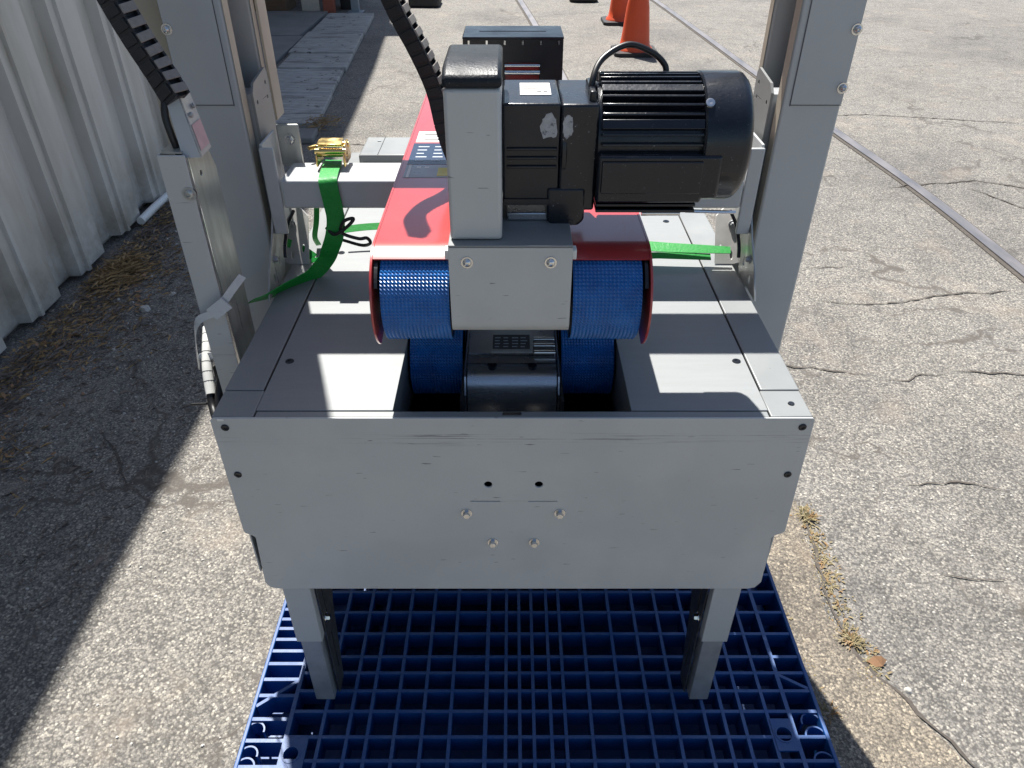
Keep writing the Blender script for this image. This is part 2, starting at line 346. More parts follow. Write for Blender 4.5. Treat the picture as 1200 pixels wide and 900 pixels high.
# cracks: ragged dirt-filled grooves in the asphalt
def crack(pts, wmax, m='soil', z=.0035, jag=.012, step=.02):
    b = MB(); P = [Vector((x, y, 0)) for x, y in pts]; L = []
    for i in range(len(P)-1):
        n = max(2, int((P[i+1]-P[i]).length/step))
        for k in range(n): L.append(P[i].lerp(P[i+1], k/n))
    L.append(P[-1]); o = []; off = 0
    for i, p in enumerate(L):
        t = (L[min(i+1, len(L)-1)]-L[max(i-1, 0)]).normalized(); nrm = Vector((-t.y, t.x, 0))
        off = off*.7+random.uniform(-jag, jag)*.5; end = min(1, i/4, (len(L)-1-i)/4)
        w_ = wmax*(.25+.75*random.random())*end+.0006
        q = p+nrm*off; o += [q-nrm*w_/2+Vector((0, 0, z)), q+nrm*w_/2+Vector((0, 0, z))]
    b.add(o, [(2*i, 2*i+1, 2*i+3, 2*i+2) for i in range(len(L)-1)])
    return b
cb = MB()
for pts, w_ in (([(.80, 1.40), (.93, 1.285), (1.11, 1.25), (1.165, 1.235)], .011), ([(1.20, 1.21), (1.27, 1.202), (1.33, 1.236), (1.40, 1.24)], .009), ([(1.44, 1.255), (1.55, 1.245), (1.67, 1.245), (2.0, 1.22)], .010),
                ([(1.15, 1.72), (1.238, 1.714), (1.447, 1.714), (1.672, 1.78), (1.95, 1.80)], .009), ([(1.2, 2.0), (1.4, 2.01)], .006),
                ([(1.05, .72), (1.2, .73), (1.32, .70)], .007), ([(1.0, .42), (1.08, .40), (1.16, .41)], .007),
                ([(1.9, 2.9), (2.4, 3.0), (2.8, 2.8), (3.3, 2.9)], .014), ([(2.3, 2.3), (2.8, 2.35), (3.1, 2.5)], .012), ([(1.2, 4.3), (1.6, 4.1), (2.3, 4.2), (3.2, 4.0)], .014),
                ([(2.3, 2.9), (2.55, 2.45), (2.7, 2.2)], .012), ([(-1.0, 3.6), (-.7, 3.55), (-.35, 3.75), (.1, 3.8)], .014), ([(-1.1, 1.6), (-1.0, 1.45), (-.8, 1.5), (-.62, 1.4)], .010),
                ([(-1.2, .95), (-1.08, .8), (-1.02, .7)], .010),
                ([(.755, .66), (.73, .5), (.718, .4), (.706, .31), (.724, .25), (.735, .19), (.77, .135), (.82, .03), (.86, -.05), (.95, -.2)], .009)):
    c_ = crack(pts, w_); cb.add(c_.v, c_.f)
tag(cb.build('pavement_crack', 'soil'), kind='structure')
if 0:
  sd = crack([(.76, .66), (.725, .5), (.712, .4), (.70, .31), (.72, .24), (.74, .17)], .034, z=.0022, jag=.02)

  sd2 = crack([(.585, .42), (.598, .3), (.60, .19), (.615, .08), (.64, 0)], .03, z=.0022, jag=.02); sd.add(sd2.v, sd2.f)
if 0: tag(sd.build('sandy_dirt', 'soil_light'), kind='structure')

cpl = [(.575, .70), (.745, .66), (.722, .5), (.712, .4), (.70, .31), (.718, .25), (.729, .19), (.764, .135), (.814, .03), (.854, -.05), (.944, -.2), (1.2, -.7), (.3, -.7), (.3, .70)]
cq = []
for i in range(len(cpl)):
    a, c = Vector(cpl[i]), Vector(cpl[(i+1) % len(cpl)]); n = max(1, int((c-a).length/.02)) if 0 < i < 11 else 1
    for k in range(n): cq.append(tuple(a.lerp(c, k/n)+Vector((random.uniform(-.004, .004), random.uniform(-.004, .004)))))
tag(MB().prism(cq[::-1], 'z', -.004, .0032).build('concrete_strip', 'sandy_concrete'), kind='structure')
# corrugated wall, one panel per pitch
wall = empty('corrugated_metal_wall', 'tall faded grey corrugated metal wall on the left, casting its shadow over the ground', 'wall', (-1.72, 1, 0))
PITCH = .37; x0 = -1.70
y = 2.33-PITCH*14
while y < 3.5:
    pr = [(x0, y), (x0, y+.14), (x0-.048, y+.186), (x0-.048, y+.30), (x0, y+.308), (x0, y+.350), (x0+.014, y+.352), (x0+.014, y+PITCH-.0025)]
    jit = random.uniform(-.004, .004)
    pr = [(a+jit, b) for a, b in pr]
    n = len(pr); b = MB(); z0 = random.uniform(.012, .03)
    zs = [z0, 1.5, 3.2, 4.5]
    vv = [(a, c, z) for z in zs for a, c in pr]
    ff = [(i*n+k, i*n+k+1, (i+1)*n+k+1, (i+1)*n+k) for i in range(3) for k in range(n-1)]
    b.add(vv, ff); o = b.build('wall_panel', 'wall', wall)
    sm = o.modifiers.new('Solidify', 'SOLIDIFY'); sm.thickness = .0025; sm.offset = -1
    y += PITCH
MB().box(-2.1, -1.772, -3, 3.5, 0, 4.49).build('backing', 'wall', wall)
MB().box(-2.1, -1.655, -3, 3.5, 4.502, 4.56).build('shadow_edge_cap', 'wall', wall)  # unseen cap, added to straighten the edge of the wall's shadow
yend = 3.5
# unseen canopy behind the wall, outline shaped for the shade it casts
dock = empty('shade_canopy', 'unseen canopy added to shade the walkway, and back wall, beyond the metal wall', 'building', (-3.4, 6, 0))
MB().prism([(-6, 3.56), (-1.74, 3.56), (-1.72, 5.4), (-1.77, 6.6), (-1.83, 7.8), (-1.99, 10.05), (-2.1, 12), (-6, 12)], 'z', 4.5, 4.7).build('roof', 'roof', dock)
MB().box(-6, -3.3, 3.56, 12, 0, 4.49).build('side_wall', 'wall', dock)
MB().box(-3.29, -1.75, 9.0, 9.1, 0, 4.49).build('back_wall', 'brown', dock)
# slabs
walk = empty('slab_walkway', 'shaded walkway of weathered grey slabs with rough open joints behind the left column', 'walkway', (-1.5, 5.5, 0))
ysl = [3.86, 4.08, 4.60, 5.34, 5.86, 6.75, 7.75]
def xr(y): return -1.20-(y-4.0)*.062
def xl(y): return -1.83-(y-5.3)*.03
for k in range(len(ysl)-1):
    a, c = ysl[k]+.012, ysl[k+1]-.012; d = random.uniform(-.004, .006)
    zt = .04+random.uniform(-.006, .006); jl, jr = random.uniform(-.02, .02), random.uniform(-.015, .015)
    MB().prism([(xl(a)+jl, a), (xr(a)+jr, a+d), (xr(c)+jr, c), (xl(c)+jl, c-d)], 'z', 0, zt).build('slab', 'slab', walk, bev=.008)
for k, (a, c) in enumerate(((3.9, 5.1), (5.12, 6.6), (6.62, 7.9))):
    MB().box(-3.2, xl((a+c)/2)-.05, a, c, 0, .028+.004*k).build('slab', 'old_concrete', walk, bev=.006)
tag(MB().prism([(-1.42, 3.58), (-1.16, 3.60), (-1.17, 3.80), (-1.44, 3.79)], 'z', 0, .035).build('paving_slab', 'old_concrete', bev=.008), 'small dark slab lying before the near end of the walkway', 'slab')

# embedded rails
def rail(pts, label):
    r = empty('embedded_rail', label, 'rail', (pts[0][0], pts[0][1], 0), 'rails of the old track set in the asphalt')
    P = smooth_path([(x, y_, 0) for x, y_ in pts], 6)
    def strip(o0, o1, z0, z1, nm, m):
        b = MB(); o = []
        for i, p in enumerate(P):
            t = (P[min(i+1, len(P)-1)]-P[max(i-1, 0)]).normalized(); q = Vector((-t.y, t.x, 0))
            o += [p+q*o0+Vector((0, 0, z0)), p+q*o1+Vector((0, 0, z0)), p+q*o1+Vector((0, 0, z1)), p+q*o0+Vector((0, 0, z1))]
        b.add(o, [(i*4+k, i*4+(k+1) % 4, (i+1)*4+(k+1) % 4, (i+1)*4+k) for i in range(len(P)-1) for k in range(4)]+[(3, 2, 1, 0), tuple((len(P)-1)*4+k for k in range(4))])
        b.build(nm, m, r)
    strip(-.028, .028, -.05, .008, 'rail_head', 'steel_rail'); strip(.029, .050, -.03, .0035, 'flangeway', 'soil'); strip(-.040, -.029, -.03, .003, 'flangeway', 'soil')
    return r
rail([(2.0, -.6), (2.07, .9), (2.066, 1.96), (2.05, 2.84), (1.97, 3.82), (1.88, 5.2), (1.66, 8.72), (1.3, 13.0), (.6, 20)], 'long steel rail set in the asphalt right of the machine, running past the right column')
rail([(.45, -.6), (.55, .9), (.55, 1.96), (.52, 2.84), (.45, 3.82), (.38, 5.2), (.236, 7.2), (.10, 8.72), (-.3, 13), (-1.0, 20)], 'steel rail set in the asphalt behind the machine and above the black control box')

# cones
def cone(x, y_, label, lean=0):
    c = empty('traffic_cone', label, 'traffic cone', (x, y_, 0), 'orange traffic cones on the asphalt')
    b = MB(); b.prism([(x+px*.185*s_, y_+py*.185*s_) for px, py, s_ in ((-1, -.8, 1), (-.8, -1, 1), (.8, -1, 1), (1, -.8, 1), (1, .8, 1), (.8, 1, 1), (-.8, 1, 1), (-1, .8, 1))], 'z', 0, .03)
    b.build('base', 'rubber', c, bev=.006)
    MB().lathe([(.15, .03), (.145, .045), (.128, .06), (.118, .12), (.094, .35), (.045, .62), (.03, .70), (.022, .71)], (x, y_, 0), 'z', 28).build('cone_body', 'orange', c, smooth=40)
    return c
cone(1.04, 6.05, 'nearer orange traffic cone standing behind the motor and black cable')
cone(1.09, 7.45, 'farther orange traffic cone half hidden behind the nearer one')
# things under the canopy, far away
def thing_box(name, label, cat, boxes, parent_loc):
    e = empty(name, label, cat, parent_loc)
    for nm, b, m in boxes: MB().box(*b).build(nm, m, e, bev=.004)
    return e
thing_box('leaning_board', 'pale upright board standing at the far end of the shaded walkway', 'board', [('board', (-2.22, -2.03, 7.95, 7.99, 0, 1.1), 'board'), ('batten', (-2.20, -2.05, 7.992, 8.03, .3, .36), 'brown')], (-2.1, 7.97, 0))
thing_box('paint_tin', 'dull red container beside the pale board under the canopy', 'container', [('tin', (-1.99, -1.88, 7.93, 8.05, 0, .3), 'rust'), ('lid', (-1.995, -1.875, 7.925, 8.055, .301, .32), 'chrome')], (-1.93, 7.99, 0))
thing_box('steel_post', 'blue grey upright post at the far end of the walkway', 'post', [('post', (-1.71, -1.63, 8.0, 8.08, 0, .95), 'bluegrey'), ('base_plate', (-1.75, -1.59, 7.96, 8.12, 0, .012), 'bluegrey')], (-1.67, 8.04, 0))
thing_box('wood_crate', 'dark brown crate in deep shade left of the pale board', 'crate', [('side', (-2.95, -2.4, 8.0, 8.04, 0, .5), 'brown'), ('side', (-2.95, -2.4, 8.4, 8.44, 0, .5), 'brown'), ('end_board', (-2.95, -2.91, 8.042, 8.398, 0, .5), 'brown'), ('end_board', (-2.44, -2.4, 8.042, 8.398, 0, .5), 'brown')], (-2.7, 8.2, 0))
thing_box('storage_box', 'black box in shadow between the red container and the post', 'box', [('body', (-1.86, -1.73, 8.2, 8.5, .0, .35), 'black_plastic'), ('lid', (-1.868, -1.722, 8.19, 8.51, .351, .38), 'black_plastic')], (-1.8, 8.35, 0))
b = MB(); b.prism([(-1.14, 8.33), (-.83, 8.31), (-.80, 8.36), (-.80, 8.7), (-1.14, 8.72)], 'z', .0, .1)
tag(b.build('rubber_mat', 'rubber', bev=.02), 'dark rubber block on the sunlit asphalt beyond the walkway', 'rubber block')
b = MB(); b.prism([(.66, 8.7), (.72, 8.66), (.93, 8.66), (.98, 8.7), (.98, 9.0), (.66, 9.0)], 'z', .0, .09)
tag(b.build('wheel_chock', 'rubber', bev=.02), 'black wheel chock on the far asphalt near the top edge', 'wheel chock')
# white pipe at the wall foot
pp = MB(); pp.tube([(-1.674, 2.41, .03), (-1.672, 2.56, .032), (-1.668, 2.72, .03)], .018, 14)
tag(pp.build('white_pipe', 'white', smooth=40), 'short white pipe lying at the foot of the corrugated wall', 'pipe')

# ================================================================ PALLET
PX0, PX1, PY0, PY1, PZ = -.457, .540, -.33, .89, .15
pal = empty('plastic_pallet', 'blue plastic pallet with an open grid deck under the machine', 'pallet', ((PX0+PX1)/2, .28, 0))
T_ = .0029
def taper_rib(axis, at, a, b, zt, depth, th=T_):
    m_ = MB(); t0, t1 = th, th*.6
    if axis == 'y':   # runs along y at x=at
        v = [(at-t1, a, zt-depth), (at+t1, a, zt-depth), (at+t0, a, zt), (at-t0, a, zt), (at-t1, b, zt-depth), (at+t1, b, zt-depth), (at+t0, b, zt), (at-t0, b, zt)]
    else:
        v = [(a, at-t1, zt-depth), (a, at+t1, zt-depth), (a, at+t0, zt), (a, at-t0, zt), (b, at-t1, zt-depth), (b, at+t1, zt-depth), (b, at+t0, zt), (b, at-t0, zt)]
    m_.add(v, [(0, 1, 2, 3), (4, 7, 6, 5), (0, 4, 5, 1), (1, 5, 6, 2), (2, 6, 7, 3), (3, 7, 4, 0)])
    return m_
XL2 = -.386
rx = [XL2, -.328, -.282, -.248, -.202, -.155, -.1075, -.046, -.011, .0136, .038, .068, .093, .138, .192, .241, .287, .337, .370, .403, .447, .486]
for x in rx: taper_rib('y', x, PY0+.004, PY1-.004, PZ-.0006, .05, .0036 if x in (XL2, -.046, .486) else T_).build('grid_rib', 'pallet', pal)
ry = [.1977, .148, .0973, .0634, .0274, -.0119, -.0585, -.0995]
yy = -.0995
for d in (.047, .05, .04, .035, .035, .0): yy -= d; ry.append(round(yy, 4)) if d else None
yy = .1977
for d in (.05, .045, .05, .04, .034, .034, .05, .05, .046, .05, .036, .034, .05, .05): 
    yy += d
    if yy < PY1-.02: ry.append(round(yy, 4))
for y_ in ry: taper_rib('x', y_, XL2+.003, PX1-.004, PZ-.0012, .04).build('grid_rib', 'pallet', pal)
ly = [.1816, .1597, .1352, .1097, .0826, .0503, .0182, -.0263, -.0651, -.11, -.15, -.2, -.25, .205, .23, .26, .3, .35, .4, .45, .5, .55, .6, .65, .7, .75, .8, .85]
for y_ in ly: taper_rib('x', y_, PX0+.004, XL2-.003, PZ-.0012, .05, .0032).build('grid_rib', 'pallet', pal)
def diag(x0_, y0_, x1_, y1_, m_=T_):
    d = Vector((x1_-x0_, y1_-y0_, 0)); L = d.length; d.normalize()
    MB().obox(((x0_+x1_)/2, (y0_+y1_)/2, PZ-.0225), (d, (-d.y, d.x, 0), (0, 0, 1)), (L/2, m_, .021)).build('diagonal_rib', 'pallet', pal)
diag(PX0+.004, -.002, XL2-.003, .048); diag(.489, .06, .535, .032)
# rim wall
for nm, a in (('rim_wall', (PX0-.003, PX0+.004, PY0, PY1, .03, PZ)), ('rim_wall', (PX1-.004, PX1+.003, PY0, PY1, .03, PZ)), ('rim_wall', (PX0+.0045, PX1-.0045, PY0-.003, PY0+.003, .03, PZ)), ('rim_wall', (PX0+.0045, PX1-.0045, PY1-.003, PY1+.003, .03, PZ))):
    MB().box(*a).build(nm, 'pallet', pal, bev=.0015)
for (bx0, bx1, by0, by1) in [(x_, x_+w2, y_, y_+.16) for x_, w2 in ((PX0+.01, .15), (-.03, .14), (PX1-.16, .15)) for y_ in (PY0+.01, .2, PY1-.17)]:
    m_ = MB(); m_.prism(rect(bx0, bx1, by0, by1), 'z', 0, .095); m_.build('foot', 'pallet', pal, bev=.012)
# base sheet between feet
for x0_, x1_ in ((PX0+.02, PX0+.14), (-.02, .10), (PX1-.14, PX1-.02)):
    MB().box(x0_+.002, x1_-.002, PY0+.17, PY1-.17, .006, .02).build('runner', 'pallet', pal, bev=.003)
MB().box(PX0+.006, XL2-.003, PY0+.006, PY1-.006, .088, .092).build('strip_floor', 'pallet', pal)
MB().box(PX0+.006, PX1-.006, PY0+.006, PY1-.006, .0225, .026).build('bottom_sheet', 'pallet', pal)
# corner pads with holes, and rounded cup walls
for cx, cy, hw, hh in ((-.366, -.090, .0195, .028), (.4655, -.055, .0175, .0285)):
    MB().plate(rect(cx-hw, cx+hw, cy-hh, cy+hh), [circ(cx-(.004 if cx < 0 else 0), cy, .0125, 20)], 'z', PZ-.004, PZ+.0006).build('corner_pad', 'pallet', pal)
    b = MB(); hx = cx-(.004 if cx < 0 else 0)
    b.lathe([(.0152, -.03), (.0152, .0016), (.0126, .0016), (.0126, -.03)], (hx, cy, PZ), 'z', 24, cap=False); b.build('hole_collar', 'pallet', pal, smooth=40)
def cup(cx, cy, r, a0, a1):
    b = MB(); pts = [(cx+r*math.cos(rad(a0+(a1-a0)*k/14)), cy+r*math.sin(rad(a0+(a1-a0)*k/14)), PZ-.020) for k in range(15)]
    b.ribbon(pts, (0, 0, 1), .03, .0028); b.build('cup_wall', 'pallet', pal, smooth=40)
for cy in (-.045, -.088, -.108, -.13): cup(PX0+.014, cy, .015, -10, 170)
for cy in (-.03, -.055, -.10): cup(PX1-.018, cy, .017, 10, 190)

# ================================================================ CASE SEALER
MC = empty('case_sealing_machine', 'grey carton sealing machine with red belt covers and blue drive belts, standing on the pallet', 'machine', (0, .3, PZ))
TZ = .794
# front panel
outl = [(-.3800, .794), (.3820, .794), (.3850, .790), (.3900, .5905), (.3885, .5860), (.3765, .5795), (.3740, .576), (.3775, .479), (.3700, .4665), (.3600, .4635), (-.3540, .4635), (-.3680, .4665), (-.3740, .478), (-.3690, .5755), (-.3710, .579), (-.3815, .585), (-.3835, .5895), (-.3840, .790)]
outl = outl[::-1]
holes = [circ(-.0324, .6796, .0055, 18), circ(.0365, .6796, .0055, 18), rect(-.0578, -.0165, .6473, .6488)[::1], rect(.0224, .0625, .6473, .6488)]
fp = MB().plate(outl, holes, 'y', 0, .003).build('front_panel', 'panel', MC, bev=.0009)
for x, z in ((-.3669, .7791), (-.3678, .6983), (.3714, .7800), (.3700, .6985)):
    b = MB(); b.lathe([(.0052, .0), (.0052, -.0008), (.0040, -.0016), (.0022, -.0014), (.002, -.0004), (.0001, -.0004)], (x, -.0002, z), 'y', 16, cap=False); b.build('panel_screw', 'black_metal', fp, smooth=40)
for x, z in ((-.0633, .626), (.0669, .626), (-.0277, .5672), (.0321, .5672)):
    bolt('panel_bolt', (x, -.0002, z), 'y', .0052, .0075, 'chrome', fp, True)
MB().box(-.374, -.366, -.0012, -.0002, .7903, .7938).build('chipped_corner', 'white', fp)
# body behind the panel
for s_ in (-1, 1):
    b = MB(); b.box(s_*.3765, s_*.3785, .0035, 1.02, .50, .786); b.build('side_skirt', 'paint', MC)
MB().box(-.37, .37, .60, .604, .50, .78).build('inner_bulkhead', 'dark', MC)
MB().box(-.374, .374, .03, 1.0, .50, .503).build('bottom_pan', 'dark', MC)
for s_ in (-1, 1):
    MB().box(s_*.195, s_*.197, .012, .6, .503, .788).build('well_wall', 'paint', MC)
# table top pieces
def sheet(name, x0_, x1_, y0_, y1_, z0_, z1_, m='table', bev=.0008, holes=()):
    return MB().plate(rect(x0_, x1_, y0_, y1_), list(holes), 'z', z0_, z1_).build(name, m, MC, bev=bev)
OP = .1535
sheet('table_sheet', -.329, -OP, .0165, .898, TZ-.003, TZ)
sheet('table_sheet', OP, .329, .0165, .898, TZ-.003, TZ)
sheet('front_lip', -.3275, .3275, .0032, .0145, TZ-.004, TZ-.0002, 'rail_paint')
for s_ in (-1, 1):
    a, c = sorted((s_*.3315, s_*.3835)); sheet('side_rail', a, c, .061, 1.03, TZ-.004, TZ+.0008, 'rail_paint', .0015)
    a, c = sorted((s_*.3295, s_*.3825)); sheet('corner_piece', a, c, .0034, .059, TZ-.004, TZ+.0004, 'rail_paint', .0012)
    MB().box(s_*.380, s_*.3832, .004, 1.02, .74, TZ-.0045).build('rail_edge', 'rail_paint', MC)
    MB().box(s_*OP, s_*(OP+.002), .0165, .6, .70, TZ-.0032).build('opening_flange', 'table', MC)
for x, y_ in ((-.3135, .130), (.3165, .13), (-.306, .48), (.30, .62)):
    b = MB(); b.lathe([(.0062, 0), (.0058, .0010), (.0026, .0012), (.0022, .0002), (.0001, .0002)], (x, y_, TZ), 'z', 16, cap=False); b.build('table_screw', 'black_metal', MC, smooth=40)
b = MB(); b.lathe([(.0045, 0), (.004, .0012), (.0001, .0012)], (.363, .030, TZ+.0004), 'z', 12, cap=False); b.build('corner_screw', 'black_metal', MC)
bc = MB().box(-.343, .343, .905, 1.035, TZ+.0012, .83).build('rear_cover', 'rail_paint', MC, bev=.004)
for x in (-.30, -.16, .16, .30): MB().box(x-.0006, x+.0006, .906, 1.034, .8301, .8306).build('seam', 'dark', bc)
for x in (-.31, -.20): MB().box(x-.004, x+.004, 1.0, 1.004, .8302, .8318).build('clip', 'galv', bc)
MB().box(-.335, .335, .90, .9045, .775, .812).build('rear_lip', 'paint', bc)
# legs
for s_ in (-1, 1):
    lx0, lx1 = (-.3525, -.3105) if s_ < 0 else (.3105, .3525)
    xo = lx0 if s_ < 0 else lx1; xi = lx1 if s_ < 0 else lx0
    for y0_, fr in ((.0045, True), (.93, False)):
        L = empty('tmp', None, None); bpy.data.objects.remove(L)
        b = MB(); b.box(lx0, lx1, y0_, y0_+.003, .325, .60); b.box(xo, xo+s_*-.003, y0_+.0032, y0_+.062, .325, .60); b.box(xi, xi+s_*.0025, y0_+.0032, y0_+.016, .325, .60)
        leg = b.build('leg', 'paint', MC, bev=.0008)
        b = MB(); ix0, ix1 = lx0+.0045, lx1-.0045
        b.box(ix0, ix1, y0_+.0042, y0_+.0072, .152, .42); b.box(xo-s_*.0045, xo-s_*.0075, y0_+.0074, y0_+.055, .152, .42); b.box(xi+s_*.0045, xi+s_*.0070, y0_+.0074, y0_+.03, .152, .42)
        b.build('inner_leg', 'galv', leg, bev=.0008)
        b = MB(); b.plate([(y0_+.018, .155), (y0_+.050, .155), (y0_+.075, .33), (y0_+.12, .43), (y0_+.12, .56), (y0_+.018, .56)], [rect(y0_+.035, y0_+.041, .2, .30), rect(y0_+.035, y0_+.041, .33, .42)], 'x', *sorted((xi-s_*.0008, xi-s_*.0032))); b.build('slotted_strip', 'dark_galv', leg)
        if fr:
            for z in (.44, .35): bolt('leg_bolt', (xi-s_*.0034, y0_+.03, z), 'x', .0055, .007, 'chrome', leg, True, sgn=-s_*1)
# columns (C channel with the slot facing inward)
for s_ in (-1, 1):
    X = lambda v: s_*v
    prof = [(X(.402), .40), (X(.490), .40), (X(.490), .54), (X(.402), .54), (X(.402), .522), (X(.470), .522), (X(.470), .424), (X(.402), .424)]
    col = MB().prism(prof, 'z', .46, 1.90).build('column', 'paint', MC, bev=.004, seg=3)
    a, c = sorted((X(.414), X(.4895)))
    for q in ((*sorted((X(.4130), X(.4138))), .3984, .3998, 1.071, 1.88), (a, c, .3984, .3998, 1.0718, 1.0726)): MB().box(*q).build('seam', 'seam', col)
    MB().box(a, c, .3984, .3998, 1.073, 1.88).build('cover_plate', 'paint', col, bev=.0005)
    MB().box(*sorted((X(.401), X(.4016))), .4005, .4235, .80, 1.9).build('flange_strip', 'beige', col)
    MB().box(*sorted((X(.401), X(.4016))), .5225, .5395, .80, 1.9).build('flange_strip', 'beige', col)
    MB().box(*sorted((X(.425), X(.432))), .474, .490, .80, 1.9).build('guide_rail', 'beige', col)
    MB().box(*sorted((X(.4402), X(.4695))), .4245, .5215, .8, 1.9).build('slot_shade', 'dark', col)  # near-black block painting in the shade of the column slot
    for z in (1.176, 1.097, 1.33):
        if 1:
            o = bolt('column_bolt', (X(.4848), .3982, z), 'y', .0052, .008, 'chrome', col, False)
    # carriage plate sliding in the slot
    cp_ = MB().plate([(.428, .86), (.514, .86), (.514, 1.094), (.506, 1.102), (.440, 1.094), (.428, 1.082)], [circ(.443, 1.065, .0035, 10), circ(.497, 1.082, .0035, 10), circ(.497, 1.06, .003, 10)], 'x', *sorted((X(.392), X(.396)))).build('carriage_plate', 'rail_paint', MC, bev=.001)
    MB().box(*sorted((X(.3965), X(.418))), .43, .47, .88, 1.08).build('slide_block', 'galv', cp_)
    # end bracket of the cross bar
    br = MB().box(*sorted((X(.364), X(.386))), .385, .392, .872, 1.012).build('bar_bracket', 'paint', MC, bev=.002)
    MB().box(*sorted((X(.382), X(.386))), .3925, .470, .872, 1.016).build('side_web', 'paint', br, bev=.001)
    MB().box(*sorted((X(.345), X(.3815))), .475, .479, .955, 1.022).build('rear_lug', 'zinc', br, bev=.003)
    bolt('lug_bolt', (X(.362), .4748, .998), 'y', .006, .006, 'chrome', br, True)
    # foot brackets on the table side
    fb = MB().plate([(.30, TZ+.001), (.40, TZ+.001), (.43, .84), (.43, .885), (.395, .90), (.37, .87), (.33, .835)], [circ(.345, .812, .004, 8, 2.2), circ(.385, .825, .004, 8, 2.2)], 'x', *sorted((X(.3865), X(.3895)))).build('mounting_bracket', 'zinc', MC, bev=.0006)
    b = MB().tube(smooth_path([(X(.374), .378, .835), (X(.376), .395, .85), (X(.372), .415, .875), (X(.366), .44, .89)], 4), .003, 8); b.build('latch_lever', 'black_metal', fb, smooth=50)
    bolt('bracket_bolt', (X(.3862), .36, .84), 'x', .0045, .006, 'galv', fb, True, sgn=-s_)
    gp = MB().plate([(X(.352), .797), (X(.3855), .797), (X(.3985), .80), (X(.3985), .875), (X(.385), .885), (X(.356), .862)], [circ(X(.363), .818, .0025, 8, 2.4), circ(X(.381), .809, .0025, 8, 2.4)], 'y', .432, .435); gp.v = [(a, c+(z-.80)*.85, z) for a, c, z in gp.v]; gp = gp.build('gusset_plate', 'zinc_pale', MC, bev=.0006)
    bolt('gusset_bolt', (X(.384), .4746, .852), 'y', .0045, .006, 'galv', gp, True)
    # outer rear flange
    if s_ < 0: MB().box(*sorted((X(.396), X(.400))), .5405, .585, 1.01, 1.24).build('rear_flange', 'beige', col, bev=.001)
MB().box(-.4955, -.4925, .405, .50, .95, 1.9).build('outer_flange', 'beige', MC)
ob = MB().box(-.545, -.4985, .44, .446, .95, 1.9).build('guard_strip', 'beige', MC, bev=.001)
# upper fixed beam (joins the columns, above the picture)
MB().box(-.4015, .4015, .425, .518, 1.30, 1.35).build('top_beam', 'paint', MC, bev=.003)
# moving cross bar
MB().box(-.3632, .3632, .385, .471, .916, .962).build('cross_bar', 'paint', MC, bev=.004, seg=3)
# ---- belts
def belt(name, x0_, x1_, yc, zc, R, yend, flip=1):
    # closed loop round two rollers, knobbly surface
    path = []; ds = .0022
    n = int(math.pi*R/ds)
    arc1 = [(yc+R*math.cos(math.pi/2+math.pi*k/n), zc+R*math.sin(math.pi/2+math.pi*k/n), (math.cos(math.pi/2+math.pi*k/n), math.sin(math.pi/2+math.pi*k/n))) for k in range(n+1)]
    nl = int((.10)/ds)
    lower = [(yc+(.10)*k/nl, zc-R, (0, -1)) for k in range(1, nl)]
    far = [(yend+R*math.cos(-math.pi/2+math.pi*k/12), zc+R*math.sin(-math.pi/2+math.pi*k/12), (math.cos(-math.pi/2+math.pi*k/12), math.sin(-math.pi/2+math.pi*k/12))) for k in range(13)]
    upper = [(yc+.06*(1-k/30), zc+R, (0, 1)) for k in range(0, 30)]
    loop = arc1+lower+far+upper
    nx = int((x1_-x0_)/.0022); nx += nx % 2; N = len(loop)
    v = []
    for i, (a, c, nn) in enumerate(loop):
        fine = i < len(arc1)+len(lower)
        for j in range(nx+1):
            u = j/nx; e = 0
            if fine and 0 < j < nx:
                e = .0016 if (j % 2 == 1 and i % 2 == 1) else 0
            v.append((x0_+(x1_-x0_)*u, a+nn[0]*e, c+nn[1]*e))
    f = [(i*(nx+1)+j, i*(nx+1)+j+1, ((i+1) % N)*(nx+1)+j+1, ((i+1) % N)*(nx+1)+j) for i in range(N) for j in range(nx)]
    b = MB().add(v, f); o = b.build(name, 'belt', MC)
    rl = MB(); rl.lathe([(.012, x0_-.003), (.012, x0_+.002), (R-.002, x0_+.0022), (R-.002, x1_-.0022), (.012, x1_-.002), (.012, x1_+.003)], (0, yc, zc), 'x', 32); rl.build('roller', 'dark', o, smooth=40)
    return o
UY, UZ, UR = .080, .934, .0595
belt('upper_belt', -.1545, -.0735, UY, UZ, UR, .72); belt('upper_belt', .0715, .1525, UY, UZ, UR, .72)
LY, LZ, LR = .212, .747, .055
belt('lower_belt', -.1495, -.0725, LY, LZ, LR, .72); belt('lower_belt', .0725, .1495, LY, LZ, LR, .72)
